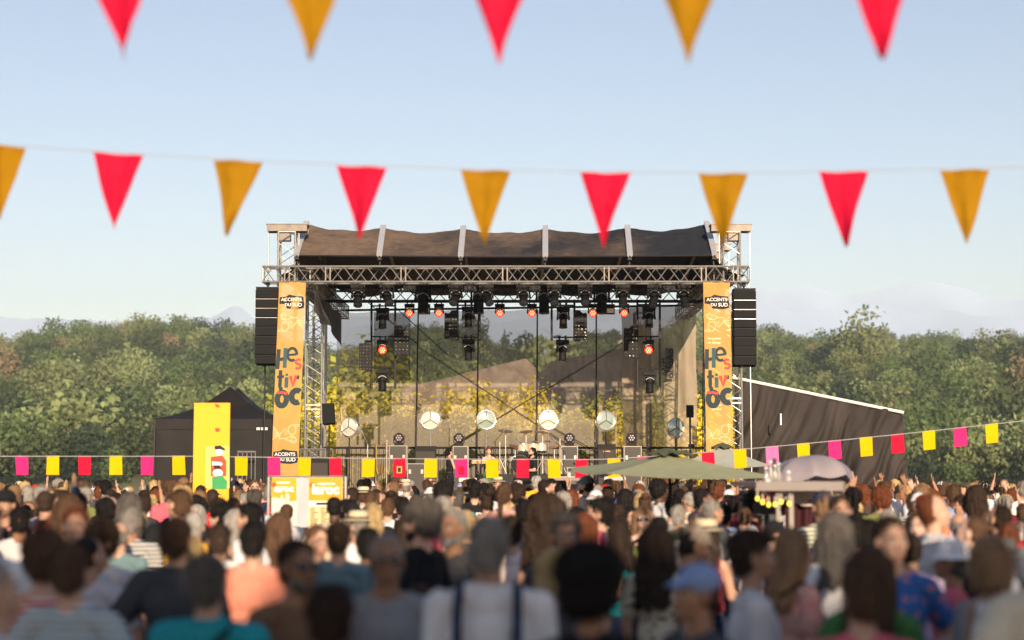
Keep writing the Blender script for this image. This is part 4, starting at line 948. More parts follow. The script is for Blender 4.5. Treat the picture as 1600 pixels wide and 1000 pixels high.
# programme board in the square
D = 22.0; k = FPX/D; t = thing('programme_board', 'wire board with two orange topped festival posters among the crowd', 'notice board', (X(482,D), D, 0)); a, b = X(421,D), X(541,D); zt_ = zof(745,D)
m = MB()
for i in range(44): z = zt_-.02-i*.036; m.tube((a, D+.02, z),(b, D+.02, z), .004, 4)
m.build('wire_grid', ALU, t)
m = MB()
for x in (a, X(473,D), b): m.tube((x,D+.03,0),(x,D+.03,zt_),.018,6)
m.tube((a,D+.03,zt_),(b,D+.03,zt_),.015,6); m.build('frame', ALU, t)
OR = mat('poster_orange', (.85,.36,.01), .6, 0, .08, 4, transl=.1); CRM = mat('poster_cream', (.72,.60,.30), .6, 0, .08, 20); PAP = mat('poster_paper', (.66,.60,.53), .6, 0, .05, 10)
def pbox(x0, y0, x1, y1, mt, nm, lift, par=None, thk=.004):
    p, q = P(x0, y0, D), P(x1, y1, D); m = MB(); m.box(((p.x+q.x)/2, D-lift, (p.z+q.z)/2), (q.x-p.x, thk, p.z-q.z)); return m.build(nm, mt, par or t)
pbox(463.8,746,482.2,824,mat('grey_board_pale',(.42,.43,.46),.6),'middle_sheet',.004)
pl = pbox(425,746,463.5,825,PAP,'left_poster',.01); pr = pbox(482.5,746,535,826,CRM,'right_poster',.01)
m = MB(); n_=14; pts = [(425,746.5),(463.5,746.5),(463.5,783),(447,783),(443.5,778),(440.5,771),(438,780),(433,777),(429,777.5),(425,777)]; m.add([P(x,y,D)+Vector((0,-.016,0)) for x,y in pts],[tuple(range(len(pts)-1,-1,-1))]); m.build('orange_heading', OR, pl)
pbox(483,746.5,534.5,782,OR,'orange_heading',.016,pr); pbox(483,783,534.5,791,WHT,'white_band',.016,pr)
m = MB(); text_mesh(m, 'laroc', .12, face_cam(P(444,763.5,D)+Vector((0,-.02,0))), .003, .006); text_mesh(m, '22', .05, face_cam(P(449.5,774.5,D)+Vector((0,-.02,0))), .003, .003); text_mesh(m, '23', .05, face_cam(P(449.5,780,D)+Vector((0,-.02,0))), .003, .003); m.box(P(443,754,D)+Vector((0,-.02,0)),(.17,.003,.02)); m.build('lettering', WHT, pl)
m = MB(); text_mesh(m, 'laroc', .17, face_cam(P(509,765,D)+Vector((0,-.022,0))), .003, .008); m.box(P(510,756,D)+Vector((0,-.022,0)),(.22,.003,.02)); m.build('lettering', WHT, pr)
m = MB(); m.lathe([(.03,0),(.03,.004)], P(428.5,757.5,D)+Vector((0,-.018,0)), (0,-1,0), 16); m.build('red_badge', PR, pl); m = MB(); m.lathe([(.033,0),(.033,.004)], P(488,758,D)+Vector((0,-.018,0)), (0,-1,0), 16); m.build('red_badge', PR, pr)
m = MB(); rr = random.Random(4)
for j in range(9):
    y = 794+j*3.4
    for x0 in (485, 501, 517):
        L = rr.uniform(6,13); q = P(x0+L/2, y, D); m.box(q+Vector((0,-.016,0)), (L/k, .003, .011))
q = P(503,787,D); m.box(q+Vector((0,-.022,0)), (.14,.003,.03))
m.build('text_lines', BLKP, pr)
# ---------------------------------------------------------------- food stall at the right
D = 17.; KS = FPX/D; t = thing('food_stall', 'market food stall with a thin pale roof and maroon drapes at the right', 'stall', (X(1300,D), D+1, 0))
zr = zof(757,D); x0, x1 = X(1179,D), X(1318,D)
m = MB(); m.box(((x0+x1)/2, D+1.0, zr), (x1-x0, 2.0, .05)); m.box(((x0+x1)/2, D-.02, zr-.015), (x1-x0, .03, .09)); m.build('roof', mat('stall_roof', (.20,.17,.16), .5, 0, .06), t)
pieces('post', mat('stall_post', (.30,.26,.23), .6), t, [lambda m, px=px, dy=dy: m.box((X(px,D), D+dy, (zr-.05)/2), (.045,.05,zr-.06)) for px, dy in ((1216,.1),(1236,.1),(1310,.1),(1216,1.9),(1310,1.9))])
m = MB(); m.box((X(1273,D), D+.35, .5), ((1306-1240)/KS,.5,1.0)); m.box((X(1273,D), D+.3, 1.03), ((1312-1234)/KS,.65,.05)); m.build('counter', mat('stall_counter', (.16,.10,.07), .6, 0, .2, 3), t)
m = MB(); m.grid(lambda u, v: (X(1239,D)+u*.44*(1-.25*v), D+.6+.05*math.sin(u*22), zr-.16-v*1.2), 40, 6); m.build('maroon_drape', mat('maroon_cloth', (.055,.012,.018), .9, 0, .2, 4), t, True)
m = MB(); m.grid(lambda u, v: (X(1240,D)+u*.44, D+.5+.02*math.sin(u*9), zr-.04-v*(.12+.06*math.sin(u*math.pi))), 20, 4); m.build('cream_valance', mat('cream_cloth', (.5,.42,.36), .8), t, True)
m = MB(); m.grid(lambda u, v: (X(1180,D)+u*.24, D+1.3+.03*math.sin(u*12), zr-.06-v*.55), 14, 8)
PRT = mat('printed_scarf', (.5,.47,.44), .8); 
nt_ = PRT.node_tree; vz = nt_.nodes.new('ShaderNodeTexVoronoi'); vz.feature = 'DISTANCE_TO_EDGE'; vz.inputs['Scale'].default_value = 16; cr = nt_.nodes.new('ShaderNodeValToRGB'); cr.color_ramp.elements[0].position = .1; cr.color_ramp.elements[0].color = (.03,.03,.03,1); cr.color_ramp.elements[1].position = .16; cr.color_ramp.elements[1].color = (.55,.52,.48,1)
tcn = [n for n in nt_.nodes if n.type == 'TEX_COORD'][0]; nt_.links.new(tcn.outputs['Object'], vz.inputs['Vector']); nt_.links.new(vz.outputs[0], cr.inputs[0]); nt_.links.new(cr.outputs[0], nt_.nodes['Principled BSDF'].inputs['Base Color'])
tag(m.build('hanging_scarf', PRT, None, True), 'black and white printed scarf hanging under the stall roof', 'scarf')
m = MB(); q = Vector((X(1224,D), D+.9, zr-.12)); m.box(q+Vector((0,0,-.3)), (.2,.03,.5)); m.box(q+Vector((-.13,0,-.13)), (.09,.03,.14)); m.box(q+Vector((.13,0,-.13)), (.09,.03,.14)); m.tube(q+Vector((0,0,-.05)), q+Vector((0,0,.08)), .006, 5)
tag(m.build('hanging_shirt', mat('shirt_grey', (.07,.07,.075), .9)), 'dark grey shirt hanging under the stall roof behind the bulbs', 'shirt')
m = MB(); q = Vector((X(1225,D), D+.86, zr-.05)); m.ell(q+Vector((0,0,-.06)), (.05,.04,.06)); tag(m.build('pink_ornament', mat('pink_wool', (.45,.10,.16), .9)), 'round pink ornament hanging behind the bulbs', 'ornament')
# string of bulbs
BUL = mat('bulb_warm', (1.0,.72,.08), .4, 0, .05, emis=1.0)
bt = thing('bulb_string', 'string of six yellow light bulbs under the stall roof edge', 'string lights', (X(1208,D), D-.15, zr)); BP = [(1183.5,779),(1191.5,784.5),(1201,788.5),(1211,788),(1220.5,784),(1233,787)]
m = MB(); pts = [P(1172,768,D-.15)]+[P(x, y-12, D-.15) for x, y in BP]+[P(1245,770,D-.15)]; m.path(pts, .004, 5); m.build('cable', BLK, bt)
for x, y in BP:
    q = P(x, y, D-.15); m = MB(); m.ell(q, (.021,.021,.026), 12, 8); b_ = m.build('bulb', BUL, bt, True); m = MB(); m.lathe([(.012,0),(.014,.045),(.006,.06)], q+Vector((0,0,.02)), n=8); m.build('socket', mat('socket_tan', (.35,.28,.2), .6), b_)
# glassware and ornaments standing on the stall roof
GL = mat('clear_plastic', (.5,.48,.46), .15, 0, .1, alpha=.45, spec=.8)
for i, (px, py, h, r_, lab) in enumerate([(1199,735,.13,.035,'clear carafe on the stall roof, nearest its left corner'),(1206,728,.19,.04,'tall clear bottle shape on the stall roof below the lilac flag'),(1213,733,.15,.035,'clear ornament on the stall roof beside the tall one'),(1219,731,.17,.03,'slim clear vase on the stall roof'),(1234,743,.09,.045,'squat clear jar with white lid on the stall roof')]):
    z0 = zr+.026; x = X(px,D); m = MB(); m.lathe([(r_*.8,0),(r_,h*.3),(r_*.4,h*.7),(r_*.5,h),(r_*.3,h)], (x,D+.15,z0), n=14); t = thing('glass_ornament', lab, 'ornament', (x, D+.15, z0), 'glass things on the stall roof'); m.build('body', GL, t, True)
    m = MB(); m.lathe([(r_*.5,h),(r_*.52,h+.015),(.002,h+.02)], (x,D+.15,z0), n=12); m.build('lid', WHT, t)
m = MB(); m.tube((X(1216,D),D+.3,zr+.026),(X(1216,D),D+.3,zof(716,D)),.02,6); tag(m.build('stall_mast', DALU), 'short dark mast on the stall roof behind the ornaments', 'mast')
m = MB(); m.ell(P(1202,753,D)+Vector((0,.1,.0)), (.025,.025,.03), 12, 8); m.build('x', WHT); o = COL.objects[-1] if False else bpy.data.objects['x']; o.name = 'white_globe'; tag(o, 'small white globe at the left corner of the stall roof', 'globe')
# white parasol with pink print
D = 21.; cx = X(1282,D); t = thing('white_parasol', 'white and pale pink parasol tilted over the stall at the right edge', 'parasol', (cx, D, 0)); WP = mat('white_canopy', (.33,.29,.32), .6, 0, .12, 2.5, transl=.2)
ap = P(1262,712,D); m = MB()
def f(u, v):
    a = u*2*math.pi; rr_ = 1.0*.55*math.sin(min(1,v)*math.pi/2); s_ = .045*abs(math.sin(a*4))*v; rr_ *= 1-.07*abs(math.sin(a*4))
    return ap+Vector((rr_*math.cos(a)*1.0, rr_*math.sin(a), -.34*(1-math.cos(v*math.pi/2))-s_-.10*math.sin(a)*v+.06*math.cos(a)*v))
m.grid(f, 64, 12); m.build('canopy', WP, t, True); m = MB(); m.tube((ap.x,D,0),ap,.02,8); m.build('pole', WHT, t); m = MB()
for k2 in range(8): a = R(45*k2); m.tube(ap+Vector((0,0,-.02)), ap+Vector((.54*math.cos(a),.54*math.sin(a),-.35)), .006, 5)
m.build('rib', DALU, t)
# ================================================================ people
def remesh(mb, voxel, smooth=2, dis=None):
    me = mb.mesh('tmp', []); ob = bpy.data.objects.new('tmp', me); COL.objects.link(ob)
    a = ob.modifiers.new('r', 'REMESH'); a.mode = 'VOXEL'; a.voxel_size = voxel; a.use_smooth_shade = True
    if smooth: b = ob.modifiers.new('s', 'SMOOTH'); b.factor = .5; b.iterations = smooth
    dg = bpy.context.evaluated_depsgraph_get(); out = bpy.data.meshes.new_from_object(ob.evaluated_get(dg))
    bpy.data.objects.remove(ob); bpy.data.meshes.remove(me)
    if dis:
        nv = len(out.vertices); co = np.empty(nv*3); out.vertices.foreach_get('co', co); no = np.empty(nv*3); out.vertices.foreach_get('normal', no)
        co = co.reshape(-1,3); no = no.reshape(-1,3); d = np.array([dis(Vector(c)) for c in co]); co += no*d[:,None]
        out.vertices.foreach_set('co', co.ravel()); out.update()
    out.polygons.foreach_set('use_smooth', [True]*len(out.polygons))
    return out
# materials driven by each object's own colour
def add_color_mult(m, fac): pass
SKINM = mat('skin', (1,1,1), .55, 0, .10, 14, .05, objcol=True, spec=.35)
SKINM.node_tree.nodes['Principled BSDF'].inputs['Subsurface Weight'].default_value = .0
HAIRM = mat('hair', (1,1,1), .7, 0, .45, 26, .5, objcol=True, stretch=(1,1,.18), spec=.15)
CLOTH = mat('cloth', (1,1,1), .9, 0, .10, 7, .3, objcol=True, spec=.15)
DENIM = mat('trouser_cloth', (1,1,1), .9, 0, .2, 12, .1, objcol=True, spec=.1)
EYEW = mat('eye_white', (.6,.58,.55), .3); IRIS = mat('iris', (.03,.02,.015), .2); LIP = mat('lip', (.30,.11,.09), .5); BROW = mat('brow', (.05,.035,.025), .9)
FRAME = mat('glasses_frame', (.02,.018,.018), .3); SUNG = mat('sunglass_lens', (.012,.01,.01), .1, 0, .05, spec=1)
def printmat(name, kind, c2, scale):
    m = mat(name, (1,1,1), .9, 0, .1, 7, .2, objcol=True, spec=.15); nt = m.node_tree; n = nt.nodes; l = nt.links; p = n['Principled BSDF']
    src = p.inputs['Base Color'].links[0].from_socket; tc = [x for x in n if x.type == 'TEX_COORD'][0]
    if kind == 'spots':
        v = n.new('ShaderNodeTexVoronoi'); v.inputs['Scale'].default_value = scale; l.new(tc.outputs['Object'], v.inputs['Vector'])
        r = n.new('ShaderNodeValToRGB'); r.color_ramp.elements[0].position = .28; r.color_ramp.elements[1].position = .36; l.new(v.outputs['Distance'], r.inputs[0])
        r.color_ramp.elements[0].color = (1,1,1,1); r.color_ramp.elements[1].color = (0,0,0,1); fac = r.outputs[0]
    else:
        w_ = n.new('ShaderNodeTexWave'); w_.inputs['Scale'].default_value = scale; w_.bands_direction = 'Z' if kind == 'stripe' else 'X'; l.new(tc.outputs['Object'], w_.inputs['Vector'])
        r = n.new('ShaderNodeValToRGB'); r.color_ramp.elements[0].position = .55; r.color_ramp.elements[1].position = .7; l.new(w_.outputs['Fac'], r.inputs[0]); fac = r.outputs[0]
        if kind == 'plaid':
            w2 = n.new('ShaderNodeTexWave'); w2.inputs['Scale'].default_value = scale; w2.bands_direction = 'Z'; l.new(tc.outputs['Object'], w2.inputs['Vector'])
            mm = n.new('ShaderNodeMath'); mm.operation = 'ADD'; l.new(w_.outputs['Fac'], mm.inputs[0]); l.new(w2.outputs['Fac'], mm.inputs[1])
            mh = n.new('ShaderNodeMath'); mh.operation = 'MULTIPLY'; mh.inputs[1].default_value = .35; l.new(mm.outputs[0], mh.inputs[0]); fac = mh.outputs[0]
    mx = n.new('ShaderNodeMixRGB'); mx.inputs[2].default_value = (*c2, 1); l.new(fac, mx.inputs[0]); l.new(src, mx.inputs[1]); l.new(mx.outputs[0], p.inputs['Base Color']); return m
PR_LEO = printmat('print_leopard', 'spots', (.06,.04,.03), 22); PR_PLA = printmat('print_plaid', 'plaid', (.75,.42,.35), 14); PR_STR = printmat('print_stripe', 'stripe', (.7,.68,.66), 9); PR_FLO = printmat('print_flower', 'spots', (.55,.2,.22), 16)
PRM = {'leo': PR_LEO, 'plaid': PR_PLA, 'stripe': PR_STR, 'flower': PR_FLO, None: CLOTH}

NECK = Vector((0,-.012,1.50))
def headM(yaw, pitch): return Matrix.Translation(NECK)@Matrix.Rotation(R(yaw),4,'Z')@Matrix.Rotation(R(-pitch),4,'X')@Matrix.Translation(-NECK)
ARMS = {'down': ((.225,-.025,1.13),(.24,.05,.88)), 'down2': ((.235,-.04,1.14),(.215,.09,.92)), 'phone': ((.235,.06,1.15),(.07,.27,1.36)), 'up': ((.30,.10,1.52),(.24,.20,1.76)), 'cross': ((.235,.04,1.13),(-.03,.19,1.17)),
        'hip': ((.35,-.07,1.16),(.20,.02,1.01)), 'mouth': ((.25,.10,1.16),(.06,.19,1.45)), 'play': ((.26,.05,1.14),(.10,.27,1.14))}
def joints(sex, pose, mirror_pose, legs):
    sw = .19 if sex == 'm' else .165; J = {}
    for sg, ps in ((1, pose), (-1, mirror_pose)):
        e, w_ = ARMS[ps]; q = .97 if sex == 'm' else .9
        J[sg] = (Vector((sg*sw, -.005, 1.395 if sex == 'm' else 1.385)), Vector((sg*e[0]*q, e[1], e[2])), Vector((sg*w_[0]*q, w_[1], w_[2])))
    return J
def hand(mb, wr, d, inner, curl=.35):
    """palm, four fingers of different length and a thumb; d = forearm direction, inner = direction of the thumb side"""
    d = d.normalized(); t = (inner-d*inner.dot(d)).normalized(); n = d.cross(t)
    M = Matrix((t, n, d)).transposed()
    mb.ell(wr+d*.045, (.040,.017,.052), 12, 8, M)
    for k, (o, L) in enumerate(((.032,.068),(.011,.078),(-.011,.072),(-.032,.056))):
        b = wr+d*.082+t*o; dd = (d+t*o*3.0).normalized(); p1 = b+dd*L*.5+n*curl*.012; p2 = p1+(dd*.8+n*curl).normalized()*L*.5
        mb.cap2(b-dd*.015, p1, .0088, .0082, 8); mb.cap2(p1, p2, .0082, .0068, 8)
    b = wr+d*.022+t*.030; p1 = b+(d*.6+t*.75+n*.2).normalized()*.036; p2 = p1+(d*.9+t*.3+n*.3).normalized()*.030
    mb.cap2(b-t*.01, p1, .0115, .0100, 8); mb.cap2(p1, p2, .0100, .008, 8)
BODY = {}
def body_mesh(sex, pose, mp, legs, yaw, pitch):
    key = ('b', sex, pose, mp, legs, yaw, pitch)
    if key in BODY: return BODY[key]
    J = joints(sex, pose, mp, legs); f = sex == 'f'; m = MB()
    H = MB()
    H.ell((0,-.018,1.662), (.0755,.094,.089)); H.ell((0,.022,1.615), (.062,.066,.085)); H.ell((0,.040,1.565), (.047,.042,.038)); H.ell((0,.068,1.541), (.022,.018,.015))
    H.cap2((0,.082,1.640), (0,.104,1.603), .009, .014); H.ell((.010,.093,1.600), (.009,.010,.008)); H.ell((-.010,.093,1.600), (.009,.010,.008))
    for s_ in (-1,1):
        H.ell((s_*.030,.066,1.605), (.024,.020,.022)); H.cap2((s_*.014,.083,1.660), (s_*.048,.064,1.662), .009, .009); H.ell((s_*.078,-.008,1.622), (.009,.019,.032), rot=Matrix.Rotation(R(s_*-18),3,'Z')); H.ell((s_*.030,.078,1.570), (.012,.008,.007))
    H.cap2((-.016,.086,1.571), (.016,.086,1.571), .008, .008); H.cap2((-.012,.085,1.561), (.012,.085,1.561), .0085, .0085)
    HM = headM(yaw, pitch); H.xf(HM); m.add(H.v, H.f)
    m.cap2((0,-.020,1.42), HM@Vector((0,-.008,1.575)), .060 if not f else .050, .054 if not f else .046)
    sw = J[1][0].x
    for s_ in (-1,1):
        m.cap2((s_*.03,-.015,1.455), (s_*(sw-.02),-.008,1.405), .045, .052 if not f else .045); 
        sh, el, wr = J[s_]; a, b, c, d = (.056,.043,.040,.027) if not f else (.046,.037,.034,.023)
        m.cap2(sh, el, a, b); m.cap2(el, el.lerp(wr,.35), b*.95, c); m.cap2(el.lerp(wr,.35), wr, c, d)
        inner = Vector((-s_*.5, .9, .1)) if ARMS[pose][1][2] < 1 else Vector((-s_*.3,-.2,.9)); hand(m, wr, wr-el, inner)
        if f: m.ell((s_*.068,.085,1.265), (.058,.050,.058))
    m.ell((0,-.003,1.27), (.165 if not f else .138,.112 if not f else .098,.165)); m.ell((0,-.002,1.36), (.15 if not f else .125,.085,.085))
    m.ell((0,.004,1.08), (.145 if not f else .118,.108 if not f else .092,.17)); m.ell((0,-.008,.94), (.162 if not f else .168,.115,.13))
    for s_ in (-1,1):
        if legs == 'sit':
            hp, kn, an = Vector((s_*.09,0,.90)), Vector((s_*.15,.42,.88)), Vector((s_*.14,.44,.46))
            m.cap2(hp, kn, .085, .058); m.cap2(kn, kn.lerp(an,.35), .055, .054); m.cap2(kn.lerp(an,.35), an, .054, .035); m.cap2(an+Vector((0,-.03,-.04)), an+Vector((s_*.02,.16,-.05)), .035, .026)
        else:
            hp, kn, an = Vector((s_*.088,-.005,.88)), Vector((s_*.095,.012,.49)), Vector((s_*.10,-.025,.09))
            m.cap2(hp, kn, .088, .058); m.cap2(kn, kn.lerp(an,.35), .053, .056); m.cap2(kn.lerp(an,.35), an, .056, .036); m.cap2((s_*.10,-.055,.04), (s_*.12,.14,.028), .036, .025)
    me = remesh(m, .0075, 2); me.name = 'body'
    k0 = len(me.vertices); x = MB(); x.cur = 1
    for s_ in (-1,1): x.ell((s_*.030,.0765,1.640), (.0145,.010,.0085), 10, 8)
    x.cur = 2
    for s_ in (-1,1): x.ell((s_*.030,.0845,1.640), (.0055,.0035,.0055), 8, 6)
    x.cur = 3; x.cap2((-.019,.0925,1.5655), (.019,.0925,1.5655), .0045, .0045, 8)
    x.cur = 4
    for s_ in (-1,1): x.cap2((s_*.016,.0925,1.662), (s_*.046,.0735,1.664), .0045, .003, 6)
    x.xf(HM)
    bm = bmesh.new(); bm.from_mesh(me); em = x.mesh('e', [], True); bm2 = bmesh.new(); 
    tmp = bpy.data.meshes.new('t2'); nb = len(bm.faces); bm.from_mesh(em)
    bm.to_mesh(me); bm.free(); bm2.free(); bpy.data.meshes.remove(em); bpy.data.meshes.remove(tmp)
    me.materials.clear()
    for mt in (SKINM, EYEW, IRIS, LIP, BROW): me.materials.append(mt)
    idx = [0]*len(me.polygons); idx[nb:] = x.m; me.polygons.foreach_set('material_index', idx); me.polygons.foreach_set('use_smooth', [True]*len(idx)); me.update()
    BODY[key] = me; return me
def wrinkle(seed, a=.006):
    def d(p):
        return a*noise.noise(Vector((p.x*9+seed, p.y*9, p.z*5)))+a*.8*noise.noise(Vector((p.x*22, p.y*22+seed, p.z*7+p.x*10)))
    return d
def shirt_mesh(sex, pose, mp, kind):
    """kind: tee, tank, long, jacket, robe"""
    key = ('s', sex, pose, mp, kind)
    if key in BODY: return BODY[key]
    J = joints(sex, pose, mp, ''); f = sex == 'f'; m = MB(); g = {'tee': .017, 'tank': .012, 'long': .019, 'jacket': .032, 'robe': .045}[kind]
    sw = J[1][0].x
    for s_ in (-1,1):
        if kind == 'tank': m.cap2((s_*.06,-.015,1.44), (s_*(sw-.07),-.008,1.40), .040, .048)
        else: m.cap2((s_*.05,-.018,1.440), (s_*(sw-.02),-.008,1.402), .048+g*.4, .053+g*.6 if not f else .046+g*.6)
        sh, el, wr = J[s_]; a, b, c, d = (.056,.043,.040,.027) if not f else (.046,.037,.034,.023)
        if kind == 'tee': m.cap2(sh, sh.lerp(el,.62), a+g*.8, b+g*1.5)
        if kind in ('long','jacket','robe'): m.cap2(sh, el, a+g*.8, b+g); m.cap2(el, wr.lerp(el,.06 if kind != 'robe' else .35), b+g, d+g*(.9 if kind != 'robe' else 1.4))
        if f: m.ell((s_*.066,.085,1.265), (.058+g*.6,.050+g*.5,.060+g*.6))
    cx = (.165 if not f else .138)+g; cy = (.112 if not f else .098)+g
    m.ell((0,-.003,1.27), (cx,cy,.165)); m.ell((0,-.004,1.355), ((.15 if not f else .125)+g*.5,.085+g*.6,.09)); m.ell((0,.004,1.08), ((.150 if not f else .122)+g,(.112 if not f else .096)+g,.20))
    if kind != 'tank' or not f: m.ell((0,-.006,.95), ((.168 if not f else .172)+g,.122+g,.10))
    if kind in ('jacket','robe','long'):
        for k in range(10):
            a = 2*math.pi*k/10; b = 2*math.pi*(k+1)/10; m.cap2((.06*math.cos(a),-.018+.058*math.sin(a),1.462-.012*math.sin(a)), (.06*math.cos(b),-.018+.058*math.sin(b),1.462-.012*math.sin(b)), .012+g*.15, .012+g*.15, 8)
    m.ell((0,-.022,1.405), (.10,.074+g*.6,.062)); m.ell((0,-.005,1.385), (.12,.075+g,.075))
    if kind == 'robe': m.lathe([(.20,1.0),(.23,.7),(.27,.34),(.25,.33)], (0,0,0), (0,0,1), 24)
    me = remesh(m, .011, 3, wrinkle(len(BODY)*1.7, .007 if kind in ('tee','tank') else .011)); me.name = 'top'; me.materials.clear(); me.materials.append(CLOTH); BODY[key] = me; return me
def trouser_mesh(sex, legs, kind):
    key = ('t', sex, legs, kind)
    if key in BODY: return BODY[key]
    m = MB(); f = sex == 'f'; m.ell((0,-.008,.95), ((.170 if not f else .178),.125,.105)); m.ell((0,-.006,.87), (.155,.118,.095)); e = .02
    for s_ in (-1,1):
        if legs == 'sit': hp, kn, an = Vector((s_*.09,0,.90)), Vector((s_*.15,.42,.88)), Vector((s_*.14,.44,.50))
        else: hp, kn, an = Vector((s_*.088,-.005,.88)), Vector((s_*.095,.012,.49)), Vector((s_*.10,-.025,.11))
        m.cap2(hp, kn, .092+.01, .058+e)
        if kind == 'long': m.cap2(kn, an, .058+e, .045+e)
    if kind == 'skirt': m.lathe([(.17,.95),(.21,.75),(.24,.52),(.23,.51)], n=24)
    me = remesh(m, .013, 3, wrinkle(3.3+len(BODY), .008)); me.name = 'trousers'; me.materials.clear(); me.materials.append(DENIM); BODY[key] = me; return me
def shoe_mesh(legs):
    key = ('shoe', legs)
    if key in BODY: return BODY[key]
    m = MB()
    for s_ in (-1,1):
        if legs == 'sit': a, b = Vector((s_*.14,.41,.42)), Vector((s_*.16,.60,.41))
        else: a, b = Vector((s_*.10,-.06,.042)), Vector((s_*.122,.15,.036))
        m.cap2(a, b, .043, .034); m.cap2(a, a+Vector((0,.02,.06)), .042, .044)
    me = remesh(m, .012, 2); me.name = 'shoes'; me.materials.clear(); me.materials.append(DENIM); BODY[key] = me; return me
def streak(a, f=55, seed=0):
    def d(p):
        q = p-Vector((0,-.01,1.66)); az = math.atan2(q.y, q.x)
        return a*noise.noise(Vector((az*f*.12+seed, p.z*7, q.length*20)))+a*.7*noise.noise(Vector((az*f*.35, p.z*9, seed)))+a*.5*noise.noise(p*70)
    return d
def hair_mesh(style):
    key = ('h', style)
    if key in BODY: return BODY[key]
    m = MB(); back = lambda e=0: m.ell((0,-.045,1.622), (.078+e,.068+e,.083)); amp = .007; vox = .0075
    top = lambda e=0: m.ell((0,-.030,1.680), (.0835+e,.092+e,.084+e))
    if style == 'short': top(); back(); amp = .009
    elif style == 'short2': top(.006); back(.002); m.ell((.01,.045,1.725), (.055,.035,.028)); m.ell((0,-.02,1.735),(.07,.08,.035)); amp = .013
    elif style == 'crop': m.ell((0,-.034,1.672), (.0805,.088,.084)); m.ell((0,-.045,1.625), (.076,.066,.072)); amp = .003
    elif style == 'recede': m.ell((0,-.050,1.668), (.080,.076,.087)); back(); m.ell((0,.0,1.71),(.03,.05,.043)); amp = .007
    elif style == 'fringe': 
        m.ell((0,-.036,1.618), (.083,.078,.058)); m.ell((0,-.046,1.650),(.080,.072,.045)); m.ell((0,-.03,1.668),(.0795,.080,.022)); amp = .007
    elif style == 'curly': top(.02); back(.016); amp = .022
    elif style == 'afro': m.ell((0,-.03,1.70), (.125,.125,.115)); m.ell((0,-.05,1.63),(.11,.09,.09)); amp = .018
    elif style == 'bob':
        top(.006)
        for k in range(11):
            a = R(-205+k*23); x, y = .088*math.cos(a), -.022+.080*math.sin(a); m.cap2((x*.9,y*.9,1.68), (x*1.08,y*1.05,1.535), .030, .020)
        amp = .009
    elif style in ('long','longwavy','longcurly'):
        e = {'long': 0, 'longwavy': .006, 'longcurly': .022}[style]; top(.006+e*.6); zl = 1.33 if style != 'longwavy' else 1.27
        for k in range(11):
            a = R(-205+k*23); x, y = .088*math.cos(a), -.022+.080*math.sin(a)
            zz = zl+(.06 if k in (0,10) else 0)+.02*math.sin(k*2.3)
            m.cap2((x*.9,y*.9,1.68), (x*1.12,y*1.1-.012,1.53), .030+e, .026+e); m.cap2((x*1.12,y*1.1-.012,1.53), (x*1.05*(1+e*6),min(y*1.05,-.0)-.065,zz), .026+e, .013+e)
        amp = {'long': .008, 'longwavy': .014, 'longcurly': .024}[style]
    elif style == 'bun': top(); back(); m.ell((0,-.115,1.745), (.048,.045,.045)); amp = .007
    elif style == 'pony':
        top(); back(); m.cap2((0,-.12,1.70), (0,-.16,1.62), .028, .034); m.cap2((0,-.16,1.62), (0,-.135,1.42), .034, .015); amp = .008
    me = remesh(m, vox, 1, streak(amp, 55, len(BODY)))
    # loose strands lying over the surface and standing off its edge
    rr = random.Random(len(BODY)); nv = len(me.vertices); X_ = MB(); curl = style in ('curly','longcurly','afro'); ns = {'crop': 500, 'fringe': 400}.get(style, 1100); lo = style.startswith('long') or style in ('bob','pony')
    for _ in range(ns):
        v_ = me.vertices[rr.randrange(nv)]; p = v_.co.copy(); n_ = v_.normal.copy()
        flow = Vector((n_.x*.25, -.25, -1)) if (lo or p.z < 1.68) else Vector((p.x*5+rr.uniform(-.4,.4), -.9+rr.uniform(-.3,.3), -.15))
        fl = flow-n_*flow.dot(n_)
        if fl.length < .05: continue
        fl.normalize(); d_ = (fl+n_*rr.uniform(.1,.55 if not curl else 1.1)+Vector((rr.uniform(-.35,.35),rr.uniform(-.35,.35),rr.uniform(-.2,.2)))).normalized()
        L_ = rr.uniform(.018,.045) if style != 'crop' else rr.uniform(.005,.010); sd_ = d_.cross(n_); 
        if sd_.length < .05: continue
        sd_ = sd_.normalized()*rr.uniform(.0012,.0028); q = p-n_*.003; mid_ = q+d_*L_*.55+n_*L_*(.12 if not curl else .35*rr.uniform(-1,1)); end = q+d_*L_-Vector((0,0,L_*.2))
        X_.add([q-sd_, q+sd_, mid_+sd_*.8, mid_-sd_*.8, end], [(0,1,2,3),(3,2,4)])
    bm = bmesh.new(); bm.from_mesh(me); em = X_.mesh('e', [], True); bm.from_mesh(em); bm.to_mesh(me); bm.free(); bpy.data.meshes.remove(em); me.polygons.foreach_set('use_smooth', [True]*len(me.polygons))
    me.name = 'hair'; me.materials.clear(); me.materials.append(HAIRM); BODY[key] = me; return me
